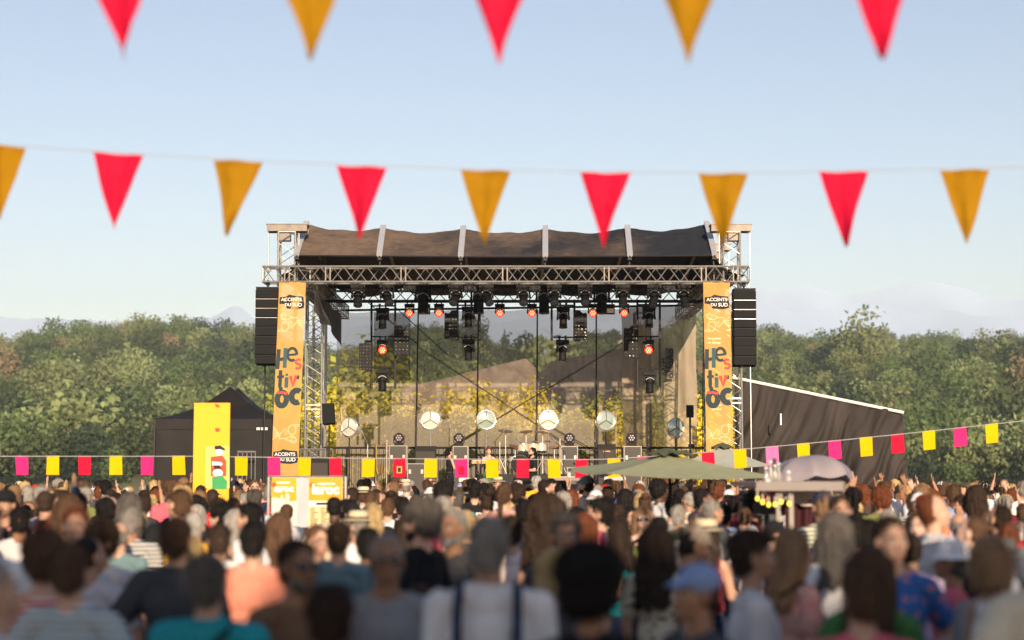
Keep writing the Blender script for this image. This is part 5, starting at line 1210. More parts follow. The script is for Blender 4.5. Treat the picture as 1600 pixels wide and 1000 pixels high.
def extra_mesh(kind):
    key = ('x', kind)
    if key in BODY: return BODY[key]
    m = MB(); mt = CLOTH
    if kind in ('cap','capback'):
        s_ = 1 if kind == 'cap' else -1
        m.ell((0,-.018,1.690), (.090,.103,.080)); 
        for k in range(7): x = (k-3)*.020; m.cap2((x,s_*.07-.0,1.690), (x*.95,s_*(.165-abs(x)*.55)-.01,1.675-abs(x)*.15), .010, .0045, 8)
        m.ell((0,-.018,1.770),(.008,.008,.006)); me = remesh(m, .007, 2)
    elif kind == 'bucket': m.ell((0,-.018,1.700), (.094,.106,.080)); m.lathe([(.095,1.70),(.140,1.655),(.134,1.652),(.085,1.69)], (0,-.018,0), n=28); me = remesh(m, .007, 1)
    elif kind == 'strawhat': m.ell((0,-.018,1.705), (.165,.175,.011)); m.lathe([(.098,1.70),(.092,1.775),(.070,1.795),(.01,1.785)], (0,-.018,0), n=28); me = remesh(m, .007, 1); mt = mat('straw', (.62,.52,.34), .9, 0, .15, 60, .3)
    elif kind == 'hatband': m.lathe([(.101,1.708),(.0985,1.738)], (0,-.018,0), n=28, closed=False); me = m.mesh('b', [], True)
    elif kind == 'beret': m.ell((.02,-.02,1.742), (.115,.120,.030), rot=Matrix.Rotation(R(12),3,'Y')); m.ell((0,-.018,1.71),(.088,.10,.04)); me = remesh(m, .007, 2)
    elif kind == 'beanie': m.ell((0,-.020,1.690), (.088,.102,.092)); me = remesh(m, .008, 1)
    elif kind == 'beard': m.ell((0,.030,1.560), (.060,.062,.045)); m.ell((0,.070,1.540), (.034,.024,.026)); m.cap2((-.02,.093,1.583),(.02,.093,1.583),.006,.006); me = remesh(m, .006, 1, streak(.006)); mt = HAIRM
    elif kind == 'sunglasses':
        for s_ in (-1,1): m.ell((s_*.033,.094,1.639), (.029,.006,.022), 14, 8); m.tube((s_*.060,.088,1.645),(s_*.082,-.01,1.638),.003,5)
        m.tube((-.01,.099,1.645),(.01,.099,1.645),.003,5); me = m.mesh('g', [], True); mt = SUNG
    elif kind == 'glasses':
        for s_ in (-1,1):
            c = Vector((s_*.033,.096,1.638)); pts = [c+Vector((.026*math.cos(R(a)),-.004*abs(math.cos(R(a))),.019*math.sin(R(a)))) for a in range(0,361,30)]; m.path(pts, .0022, 4); m.tube((s_*.060,.088,1.642),(s_*.082,-.01,1.638),.0022,4)
        m.tube((-.008,.099,1.643),(.008,.099,1.643),.0022,4); me = m.mesh('g', []); mt = FRAME
    elif kind == 'flowers':
        for k in range(12): a = R(30*k); m.ell((.085*math.cos(a),-.02+.09*math.sin(a),1.735+.008*(k%3)), (.020,.020,.014), 8, 6)
        me = m.mesh('f', [], True); mt = WHT
    elif kind == 'headphone': pass
    me.name = kind; me.materials.clear(); me.materials.append(mt); BODY[key] = me; return me
def bag_mesh(kind):
    key = ('bag', kind)
    if key in BODY: return BODY[key]
    m = MB(); x = MB()
    if kind == 'backpack':
        m.ell((0,-.205,1.22), (.145,.085,.20)); m.box((0,-.21,1.20), (.24,.12,.32)); m.ell((0,-.27,1.12), (.10,.05,.09)); me = remesh(m, .012, 3, wrinkle(4,.006))
        for s_ in (-1,1): x.path([Vector((s_*.09,-.15,1.36)), Vector((s_*.10,-.10,1.46)), Vector((s_*.105,0,1.480)), Vector((s_*.11,.10,1.41)), Vector((s_*.115,.145,1.27)), Vector((s_*.14,.10,1.14)), Vector((s_*.13,-.13,1.05))], .017, 6)
    elif kind == 'straps':
        m.ell((0,-.165,1.06), (.12,.05,.10)); me = remesh(m, .012, 2)
        for s_ in (-1,1): x.path([Vector((s_*.10,-.155,1.08)), Vector((s_*.115,-.150,1.22)), Vector((s_*.118,-.125,1.36)), Vector((s_*.115,-.075,1.462)), Vector((s_*.11,0,1.484)), Vector((s_*.11,.10,1.41)), Vector((s_*.115,.145,1.27))], .019, 6)
    else:
        m.box((-.22,-.06,.98), (.09,.24,.26)); me = remesh(m, .012, 3, wrinkle(5,.008))
        x.path([Vector((-.20,-.09,1.05)), Vector((-.06,-.155,1.24)), Vector((.08,-.135,1.40)), Vector((.125,-.04,1.470)), Vector((.10,.09,1.42)), Vector((-.02,.15,1.22)), Vector((-.19,.02,1.06))], .012, 6)
    sms = []; nn = len(x.v)//(2 if kind != 'shoulder' else 1)
    for q in range(2 if kind != 'shoulder' else 1):
        y = MB(); y.v = x.v[q*nn:(q+1)*nn]; y.f = [tuple(i-q*nn for i in f) for f in x.f if q*nn <= f[0] < (q+1)*nn]; y.m = [0]*len(y.f); sms.append(y.mesh('strap', [CLOTH], True))
    me.name = kind; me.materials.clear(); me.materials.append(CLOTH); BODY[key] = (me, sms); return BODY[key]
SKINS = {'l': (.56,.33,.23), 'm': (.42,.235,.15), 't': (.30,.155,.09), 'b': (.10,.05,.03), 'p': (.60,.38,.29)}
HC = {'black': (.012,.010,.010), 'dark': (.035,.022,.016), 'brown': (.09,.05,.03), 'light': (.22,.13,.07), 'blonde': (.48,.34,.16), 'grey': (.27,.245,.22), 'white': (.50,.47,.43), 'auburn': (.14,.045,.02), 'salt': (.10,.088,.078)}
TC = {'white': (.72,.70,.70), 'black': (.015,.015,.017), 'navy': (.02,.03,.07), 'grey': (.22,.22,.23), 'lightgrey': (.56,.54,.55), 'darkgrey': (.06,.06,.065), 'red': (.55,.02,.02), 'maroon': (.14,.02,.03), 'yellow': (.75,.40,.02), 'teal': (.02,.26,.30), 'blue': (.05,.15,.42), 'lightblue': (.24,.33,.54), 'pink': (.62,.33,.28), 'beige': (.50,.39,.28), 'green': (.07,.20,.06), 'olive': (.16,.18,.06), 'orange': (.72,.20,.10), 'lilac': (.42,.34,.48), 'tealgrey': (.16,.25,.27), 'cream': (.65,.58,.44), 'neon': (.25,.75,.02), 'brownc': (.16,.09,.05), 'rose': (.60,.12,.16)}
PEOPLE = []
def person(loc, h, face, label, sex='m', hair='short', hc='dark', top='tee', tc='white', skin='l', pose='down', mp=None, legs='stand', yaw=0, pitch=0, pr=None, ex=(), bt='long', bc=None, lean=0, group='people in the festival crowd'):
    t = thing('person', label, 'person', loc, group); del t['_w']
    mp = mp or pose; M3 = headM(yaw, pitch)
    t.rotation_euler = (R(-lean), 0, R(-face)); s_ = h/1.752; t.scale = (s_, s_, s_)
    rr = random.Random(label); j = lambda c, a=.12: (lambda k: tuple(v*k for v in c))(1+rr.uniform(-a, a))
    link('body', body_mesh(sex, pose, mp, legs, yaw, pitch), t, j(SKINS[skin]))
    o = link('top' if top != 'robe' else 'robe', shirt_mesh(sex, pose, mp, top), t, j(TC[tc]))
    if pr:
        o.material_slots[0].link = 'OBJECT'; o.material_slots[0].material = PRM[pr]
    bcs = bc or rr.choice(['navy','darkgrey','black','beige','navy','blue'])
    link('trousers' if bt != 'skirt' else 'skirt', trouser_mesh(sex, legs, bt), t, j(TC[bcs]))
    link('shoes', shoe_mesh(legs), t, rr.choice([(.02,.02,.02),(.5,.5,.5),(.12,.07,.04)]))
    if hair:
        c = j(HC[hc], .25); o = link('hair', hair_mesh(hair), t, c); o.matrix_local = M3
    for e in ex:
        nm, _, col = e.partition(':')
        c = TC.get(col) or HC.get(col) or (.02,.02,.02)
        o = link({'capback':'cap','strawhat':'straw_hat','bucket':'sun_hat','flowers':'flower_wreath'}.get(nm, nm), extra_mesh(nm), t, c); o.matrix_local = M3
        if nm == 'strawhat':
            b_ = link('hat_band', extra_mesh('hatband'), o, (.03,.03,.03))
    PEOPLE.append(t); return t
def bag(owner, kind, col, label):
    t = thing('backpack' if kind != 'shoulder' else 'shoulder_bag', label, 'bag', owner.location, 'bags worn in the crowd'); del t['_w']
    t.rotation_euler = owner.rotation_euler; t.scale = owner.scale; a, b = bag_mesh(kind); link('bag_body', a, t, TC[col]); [link('strap', q, t, TC[col]) for q in b]; return t
# x, y of head top, head height (photo px), facing (0 = back to us, 90 = looking right, 180 = at us, -90 = left), label, options
C = [
 (765,806,96,4,'grey haired balding man in pale shirt with dark straps, back turned at bottom centre',dict(hair='recede',hc='grey',top='long',tc='white',skin='m',bag=('straps','navy','dark straps with small pack over the pale shirt of the balding man'))),
 (920,870,108,0,'person with big black hair and black top, the darkest head at the bottom edge',dict(sex='f',hair='afro',hc='black',top='jacket',tc='black',skin='t')),
 (518,918,98,0,'dark haired head rising from the bottom edge below the man in sunglasses',dict(hair='short2',hc='dark',top='tee',tc='brownc',skin='m')),
 (606,836,80,176,'grey haired man with dark glasses and grey shirt facing us, bottom left',dict(hair='recede',hc='grey',top='tee',tc='grey',skin='t',ex=('sunglasses',))),
 (470,845,82,150,'dark haired man in black sunglasses looking towards us and to the left',dict(hair='short',hc='dark',top='tee',tc='brownc',skin='t',ex=('sunglasses','beard:salt'))),
 (398,820,56,3,'dark haired man seen from behind in a salmon orange checked shirt',dict(hair='short2',hc='black',top='tee',tc='orange',skin='l',pr='plaid')),
 (332,868,88,20,'person in teal blue jacket with black bag at the bottom left corner',dict(hair='short',hc='salt',top='jacket',tc='teal',skin='l',bag=('shoulder','black','black shoulder bag over the teal blue jacket'))),
 (350,838,44,70,'dark haired youth turned right at the left, behind the teal jacket',dict(hair='short',hc='black',top='tee',tc='darkgrey',skin='l')),
 (500,822,48,150,'man with dark hair and thin glasses in a red and yellow shirt',dict(hair='short',hc='brown',top='tee',tc='red',skin='l',ex=('glasses',))),
 (532,816,54,10,'brown haired man from behind in a grey teal shirt beside the red shirt',dict(hair='short',hc='dark',top='tee',tc='tealgrey',skin='l')),
 (576,828,50,0,'black haired head directly behind the grey haired man with glasses',dict(hair='short2',hc='black',top='tee',tc='darkgrey',skin='t')),
 (657,785,60,-60,'tall man with curly dark grey hair and beard in a wide black T-shirt',dict(hair='curly',hc='salt',top='tee',tc='black',skin='l',ex=('beard:dark',))),
 (706,797,58,-150,'grizzled bearded man in dark grey, face turned to the left',dict(hair='short',hc='grey',top='tee',tc='darkgrey',skin='t',ex=('beard:grey',))),
 (728,799,40,0,'short blonde woman just behind the grizzled bearded man',dict(sex='f',hair='bob',hc='blonde',top='tee',tc='cream',skin='l')),
 (722,850,50,15,'woman with dark grey hair left of the man with straps',dict(sex='f',hair='short2',hc='salt',top='tee',tc='darkgrey',skin='l')),
 (664,912,40,60,'small child with brown hair low between the black T-shirt and the straps',dict(hair='short',hc='brown',top='tee',tc='red',skin='l')),
 (866,858,72,-12,'blonde woman with short smooth hair seen from behind at the bottom',dict(sex='f',hair='bob',hc='blonde',top='tee',tc='darkgrey',skin='l')),
 (884,805,64,178,'dark grey haired man with glasses facing us in a grey shirt',dict(hair='short2',hc='salt',top='tee',tc='darkgrey',skin='m',ex=('glasses',))),
 (912,803,48,0,'woman with auburn bob from behind in a mustard yellow top',dict(sex='f',hair='bob',hc='auburn',top='tee',tc='yellow',skin='l')),
 (857,777,56,30,'woman with a mass of long dark curly hair and pale top',dict(sex='f',hair='longcurly',hc='dark',top='tank',tc='white',skin='l')),
 (934,780,46,-90,'black bearded man in profile with a rose and white shirt',dict(hair='short2',hc='black',top='tee',tc='rose',skin='l',ex=('beard:black',))),
 (800,808,48,0,'brown haired man behind the shoulder of the man with straps, white checked shirt',dict(hair='short',hc='dark',top='tee',tc='white',skin='l',pr='plaid')),
 (1085,884,88,-120,'man in a pale blue cap looking left, nearest cap at the bottom',dict(hair='crop',hc='dark',top='tee',tc='darkgrey',skin='t',ex=('cap:lightblue',))),
 (1174,830,80,80,'young man with dark brown hair in profile to the right in a pale grey T-shirt',dict(hair='short2',hc='dark',top='tee',tc='lightgrey',skin='m')),
 (1240,828,68,60,'brown haired woman in a pink patterned top with black bag strap',dict(sex='f',hair='long',hc='light',top='tee',tc='pink',skin='l',pr='flower',bag=('shoulder','black','black bag worn over the pink patterned top'))),
 (1072,820,58,75,'man in a beige cap with bowed head and black T-shirt',dict(hair='short',hc='black',top='tee',tc='black',skin='t',pitch=25,ex=('cap:beige',))),
 (1026,822,60,20,'woman with long dark brown hair and spotted blouse',dict(sex='f',hair='longwavy',hc='dark',top='tee',tc='cream',skin='l',pr='leo')),
 (1028,810,38,0,'black haired head just above the spotted blouse woman',dict(hair='short2',hc='black',top='tee',tc='darkgrey',skin='m')),
 (1003,794,36,175,'woman in dark sunglasses with long light brown hair facing us',dict(sex='f',hair='longwavy',hc='light',top='tank',tc='black',skin='p',pose='cross',ex=('sunglasses',))),
 (962,813,42,-60,'dark haired woman turned left in a teal blue top',dict(sex='f',hair='long',hc='dark',top='tee',tc='teal',skin='l')),
 (1131,789,34,15,'black haired man in a long sky blue robe with red embroidery',dict(hair='short',hc='black',top='robe',tc='lightblue',skin='m')),
 (1113,782,38,60,'grey haired man in a dark hooded jacket beside the blue robe',dict(hair='short',hc='grey',top='jacket',tc='darkgrey',skin='m',bag=('backpack','black','black backpack on the hooded jacket next to the blue robe'))),
 (1162,792,34,10,'brown haired man in pale shirt between the blue robe and the stall',dict(hair='crop',hc='brown',top='tee',tc='white',skin='l')),
 (1178,773,36,85,'bearded man in a black beret and maroon shirt under the stall bulbs',dict(hair='short',hc='black',top='tee',tc='maroon',skin='t',ex=('beret','beard:black'))),
 (1210,815,40,80,'man in a black cap looking right below the bulbs',dict(hair='crop',hc='dark',top='tee',tc='maroon',skin='l',ex=('cap:black',))),
 (1172,822,34,0,'person in a light grey cap behind the profile of the young man',dict(hair='crop',hc='grey',top='tee',tc='white',skin='l',ex=('cap:lightgrey',))),
 (1166,765,32,-20,'woman with long auburn hair and a white flower wreath',dict(sex='f',hair='long',hc='auburn',top='tee',tc='maroon',skin='l',ex=('flowers',))),
 (1145,776,28,0,'dark haired man in a blue shirt behind the blue robe',dict(hair='short2',hc='black',top='tee',tc='blue',skin='l')),
 (1137,766,24,0,'person in a white cap behind the blue robe',dict(hair='crop',hc='dark',top='tee',tc='white',skin='l',ex=('cap:white',))),
 (1144,760,22,180,'bald man facing us near the foot of the right tower',dict(hair='fringe',hc='grey',top='tee',tc='lightgrey',skin='l')),
 (1030,752,30,60,'tall dark skinned person in a pale shirt under the olive parasol',dict(hair='curly',hc='black',top='tee',tc='lightgrey',skin='b')),
 (1049,779,32,0,'black haired man in grey T-shirt with a dark strap',dict(hair='short2',hc='black',top='tee',tc='grey',skin='l',bag=('shoulder','black','dark bag strap over the grey T-shirt under the parasol'))),
 (1076,769,28,-60,'dark haired man in orange light below the parasol pole',dict(hair='short2',hc='dark',top='tee',tc='beige',skin='l')),
 (1098,764,34,70,'black haired man in grey green T-shirt looking right between the parasol poles',dict(hair='short',hc='black',top='tee',tc='tealgrey',skin='t')),
 (1072,796,28,60,'dark haired child in a white shirt behind the beige cap',dict(hair='short2',hc='dark',top='tee',tc='white',skin='l')),
 (1007,774,30,0,'brown haired woman in a beige pink top right of the long black hair',dict(sex='f',hair='bun',hc='brown',top='tank',tc='beige',skin='l')),
 (976,765,28,0,'woman with long straight black hair seen from behind',dict(sex='f',hair='long',hc='black',top='tee',tc='darkgrey',skin='m')),
 (958,791,34,-20,'person with brown curly hair above the teal blue top',dict(sex='f',hair='curly',hc='dark',top='tee',tc='rose',skin='l')),
 (985,793,32,160,'dark haired woman facing us left of the woman in sunglasses',dict(sex='f',hair='long',hc='black',top='tee',tc='lilac',skin='l')),
 (999,752,20,0,'grey blonde head with a yellow scarf under the near parasol',dict(hair='short',hc='white',top='tee',tc='yellow',skin='l')),
 (949,760,28,0,'balding man in a light teal shirt below the parasol tip',dict(hair='recede',hc='dark',top='tee',tc='tealgrey',skin='l')),
 (949,751,20,0,'black haired head above the balding man in teal',dict(hair='short2',hc='black',top='tee',tc='darkgrey',skin='l')),
 (934,759,24,20,'grey haired person left of the balding man in teal',dict(hair='short',hc='grey',top='tee',tc='navy',skin='l')),
 (914,745,28,-70,'bearded man in a grey green cap and white shirt, tallest at the keyboards',dict(hair='short',hc='dark',top='tee',tc='white',skin='l',ex=('cap:tealgrey','beard:dark'),bag=('backpack','navy','navy backpack on the bearded man in the grey green cap'))),
 (892,766,26,0,'auburn haired head below the seated musician',dict(sex='f',hair='bob',hc='auburn',top='tee',tc='beige',skin='l')),
 (876,756,26,0,'black haired person left of the auburn head',dict(hair='short2',hc='black',top='tee',tc='darkgrey',skin='l')),
 (895,781,24,170,'blonde child facing us between the curly hair and the black beard',dict(sex='f',hair='curly',hc='blonde',top='tee',tc='white',skin='l')),
 (883,781,30,170,'person in a pale grey cap beside the blonde child',dict(hair='crop',hc='grey',top='tee',tc='white',skin='l',ex=('cap:lightgrey',))),
 (853,751,26,70,'dark haired man looking right below the rightmost drum',dict(hair='short',hc='dark',top='tee',tc='lightgrey',skin='l')),
 (838,745,20,0,'grey haired man with yellow collar just below the seated musician',dict(hair='short2',hc='white',top='jacket',tc='yellow',skin='l')),
 (846,769,28,20,'dark haired woman in a green teal top left of the curly mass of hair',dict(sex='f',hair='long',hc='dark',top='tee',tc='teal',skin='l')),
 (818,782,36,0,'black haired man in a dark grey top in the middle of the crowd',dict(hair='short2',hc='black',top='jacket',tc='darkgrey',skin='b')),
 (811,759,30,60,'man with dark curly hair looking right, purple top',dict(hair='curly',hc='dark',top='tee',tc='lilac',skin='l')),
 (809,752,20,0,'light grey haired head left of the yellow collar',dict(hair='short2',hc='white',top='tee',tc='beige',skin='l')),
 (789,757,34,20,'woman with brown hair swept back and dusty pink top',dict(sex='f',hair='pony',hc='brown',top='tee',tc='pink',skin='l')),
 (778,748,20,180,'person in a cream straw hat below the lilac singer',dict(hair='short',hc='brown',top='tee',tc='olive',skin='l',ex=('strawhat',))),
 (760,768,32,-15,'woman with dark hair in a bun and green top',dict(sex='f',hair='bun',hc='dark',top='tank',tc='olive',skin='l')),
 (742,754,28,0,'black haired man in a black T-shirt with white letters on the back',dict(hair='short2',hc='black',top='tee',tc='black',skin='l',letters='BREL')),
 (764,757,22,0,'dark haired head behind the bun',dict(hair='short2',hc='dark',top='tee',tc='navy',skin='l')),
 (720,756,16,0,'small head in a light blue cap below the cream keyboard',dict(hair='crop',hc='brown',top='tee',tc='white',skin='l',ex=('beanie:lightblue',))),
 (702,749,22,0,'person in a black cap in front of the standing woman on stage',dict(hair='short',hc='black',top='tee',tc='navy',skin='l',ex=('beanie:black',))),
 (697,757,34,70,'black curly haired man looking right with sunglasses and maroon shirt',dict(hair='curly',hc='black',top='tee',tc='maroon',skin='l',ex=('sunglasses',))),
 (688,777,38,-110,'grey haired man in sunglasses looking left with a red shirt',dict(hair='short',hc='grey',top='tee',tc='rose',skin='l',ex=('sunglasses',))),
 (673,763,20,0,'person in a white sun hat left of the black curly hair',dict(hair='short',hc='grey',top='tee',tc='white',skin='l',ex=('bucket:white',))),
 (680,753,18,175,'man in sunglasses facing us below the yellow flag',dict(hair='crop',hc='brown',top='tee',tc='white',skin='l',ex=('sunglasses',))),
 (667,750,18,0,'brown haired head below the yellow flag by the amplifier',dict(hair='short',hc='brown',top='tee',tc='darkgrey',skin='l')),
 (643,751,18,20,'person in a grey cap below the low wide flight case',dict(hair='crop',hc='grey',top='tee',tc='navy',skin='l',ex=('cap:grey',))),
 (640,761,20,0,'bald pinkish head below the grey cap',dict(hair='fringe',hc='grey',top='tee',tc='beige',skin='p')),
 (613,752,20,0,'grey brown head below the tall flight case',dict(hair='short',hc='brown',top='tee',tc='darkgrey',skin='l')),
 (629,778,30,-10,'black haired man with white shirt and black backpack left of the tall bearded man',dict(hair='short2',hc='black',top='tee',tc='white',skin='l',bag=('backpack','black','black backpack on the white shirt left of the tall bearded man'))),
 (607,779,30,0,'brown haired man in white shirt with black rucksack',dict(hair='short',hc='brown',top='tee',tc='white',skin='l',bag=('backpack','black','black rucksack right of the blonde woman'))),
 (612,769,24,0,'black haired head behind the brown haired man with rucksack',dict(hair='short2',hc='black',top='tee',tc='navy',skin='l')),
 (594,770,24,70,'sunburnt man with brown hair looking right behind the blonde woman',dict(hair='recede',hc='brown',top='tee',tc='beige',skin='l')),
 (582,787,38,5,'blonde woman with shoulder long hair and dark navy top seen from behind',dict(sex='f',hair='long',hc='blonde',top='tee',tc='navy',skin='l')),
 (580,769,26,0,'brown haired man between the straw hat and the blonde woman',dict(hair='short',hc='brown',top='tee',tc='lightgrey',skin='l')),
 (569,764,24,0,'man in a straw hat with black band and white shirt',dict(hair='short',hc='brown',top='long',tc='white',skin='l',ex=('strawhat',))),
 (579,752,18,0,'person in a white brimmed hat behind the straw hat',dict(hair='short',hc='grey',top='tee',tc='white',skin='l',ex=('bucket:white',))),
 (549,763,26,-60,'dark haired man looking left beside the right poster',dict(hair='short',hc='dark',top='tee',tc='cream',skin='l')),
 (553,787,34,0,'person in a black cap right of the dark skinned man in pale shirt',dict(hair='crop',hc='black',top='tee',tc='navy',skin='l',ex=('capback:black',))),
 (566,751,20,0,'black haired head behind the dark haired man beside the poster',dict(hair='short2',hc='black',top='tee',tc='darkgrey',skin='l')),
 (524,776,36,3,'dark skinned man with shaved head and pale shirt in front of the right poster',dict(hair='crop',hc='black',top='long',tc='beige',skin='b')),
 (448,787,30,-30,'man with very short brown hair and pale T-shirt in front of the left poster',dict(hair='crop',hc='brown',top='tee',tc='white',skin='l')),
 (438,803,40,0,'woman with long wavy brown hair in front of the left poster',dict(sex='f',hair='longwavy',hc='brown',top='tee',tc='black',skin='l')),
 (390,788,44,-70,'dark haired man in white T-shirt looking left behind the orange checked shirt',dict(hair='short2',hc='black',top='tee',tc='white',skin='l')),
 (399,767,32,-10,'grey brown haired man in white T-shirt with strap left of the posters',dict(hair='short2',hc='salt',top='tee',tc='lightgrey',skin='l',bag=('backpack','navy','navy backpack strap on the white T-shirt left of the posters'))),
 (366,777,34,-10,'man with short brown hair in a grey T-shirt at the left',dict(hair='crop',hc='brown',top='tee',tc='lightgrey',skin='l',bag=('shoulder','neon','neon green bag on the man in grey T-shirt'))),
 (349,779,36,70,'dark haired man looking right in a navy shirt before the yellow panel',dict(hair='short',hc='dark',top='tee',tc='navy',skin='l')),
 (382,771,26,-60,'grey haired man with glasses behind the dark haired white T-shirt',dict(hair='short',hc='grey',top='tee',tc='darkgrey',skin='l',ex=('glasses',))),
 (400,751,24,178,'tall man with glasses facing us below the black tent',dict(hair='short',hc='brown',top='tee',tc='pink',skin='l',pose='phone',ex=('glasses',))),
 (378,756,18,0,'person in a dark cap below the black tent',dict(hair='short',hc='black',top='tee',tc='black',skin='l',ex=('cap:navy',))),
 (366,757,17,170,'bald headed man by the yellow flag left of the dark cap',dict(hair='fringe',hc='grey',top='tee',tc='beige',skin='p')),
 (742,775,24,0,'small head with dark hair just under the lettered T-shirt',dict(sex='f',hair='bob',hc='dark',top='tee',tc='navy',skin='l')),
 (905,762,22,170,'person facing us with both hands raised below the long keyboard',dict(sex='f',hair='long',hc='brown',top='tee',tc='beige',skin='l',pose='up')),
]
placed = []
def place(px, py, hp, D=None, h=None):
    if h is None: h = 1.95/(1+.14*(py-HORIZON)/hp)
    h = max(1.12, min(1.93, h)); 
    return (EYE-h)*FPX/max(1,(py-HORIZON)), h
spec = []
for x, y, hp, fc, lab, o in C:
    dy = max(y-HORIZON, 3.0)
    h = 1.95/(1+.14*dy/hp); h = min(1.90, max(1.40, h))
    if 'child' in lab: h = min(h, 1.35)
    D = (EYE-h)*FPX/dy if dy > 8 else FPX*.14*h/hp
    if dy <= 8: D = min(D, 41); h = EYE-dy*D/FPX
    D = min(D, 41.5)
    spec.append([(x-800)/FPX*D, D, h, fc, lab, o, x, dy])
# keep people apart by sliding them along their own line of sight
for it in range(60):
    mv = False
    for i in range(len(spec)):
        for j in range(i):
            a, b = spec[i], spec[j]; d = math.hypot(a[0]-b[0], a[1]-b[1])
            if d < .46:
                mv = True; s_ = (.5-d)/2*(1 if a[1] >= b[1] else -1)
                for q, sg in ((a, 1), (b, -1)):
                    q[1] = min(41.8, max(3.2, q[1]+sg*s_*.9)); q[0] = (q[6]-800)/FPX*q[1]; q[2] = EYE-q[7]*q[1]/FPX
    if not mv: break
for x, D, h, fc, lab, o, px, dy in spec:
    h = max(1.0, min(2.02, h)); placed.append((x, D)); o = dict(o); bg_ = o.pop('bag', None); let = o.pop('letters', None)
    rr = random.Random(lab)
    if 'pose' not in o: o['pose'] = rr.choice(['down','down','down2','hip']) if D > 12 else rr.choice(['down','down2'])
    if D > 12 and 'yaw' not in o: o['yaw'] = 0
    t = person((x, D, 0), h, fc+math.degrees(math.atan2(x, D)), lab, **o)
    if bg_: bag(t, bg_[0], bg_[1], bg_[2])
    if let:
        m = MB(); text_mesh(m, let, .12, Matrix.Translation((0,-.145,1.30))@Matrix.Rotation(R(90),4,'X'), .003, .004); link('back_lettering', m.mesh('lettering', WHT), t)
# ---------------------------------------------------------------- the rest of the crowd
occ_lab = set()
HN = {'black':'black','dark':'dark brown','brown':'brown','light':'light brown','blonde':'blonde','grey':'grey','white':'white','auburn':'auburn','salt':'dark grey'}
HSN = {'short':'{} haired','short2':'thick {} haired','crop':'cropped {} haired','recede':'receding {} haired','fringe':'bald','curly':'curly {} haired','bob':'{} bobbed','long':'long {} haired','longwavy':'wavy {} haired','bun':'{} bunned','pony':'{} ponytailed','afro':'afro haired'}
TN = {'tee':'T-shirt','tank':'vest','long':'shirt','jacket':'jacket'}
CN = {'lightgrey':'pale grey','darkgrey':'charcoal','lightblue':'light blue','tealgrey':'grey teal','brownc':'brown','rose':'rose red'}
LM = [(-200,'at far left edge'),(90,'at the left edge'),(230,'left of the yellow panel'),(330,'below the yellow panel'),(370,'below the black tent'),(425,'left of the posters'),(485,'behind the posters'),(540,'right of the posters'),(590,'below the saxophones'),(640,'below the tall flight case'),(690,'below the wide amplifier'),(735,'below the standing woman'),(785,'below the lilac singer'),(830,'below the drum kit'),(880,'below the seated musician'),(930,'below the long keyboard'),(990,'below the parasol tip'),(1045,'under the near parasol'),(1110,'by the parasol pole'),(1160,'below the right banner'),(1230,'by the stall bulbs'),(1300,'at the stall'),(1420,'right of the stall'),(1560,'near right edge'),(1760,'at far right edge')]
def lm(px):
    return min(LM, key=lambda q: abs(q[0]-px))[1]
def depth_word(D): return 'rear row' if D > 37 else 'far row' if D > 31 else 'fourth row' if D > 24 else 'middle row' if D > 15 else 'near row'
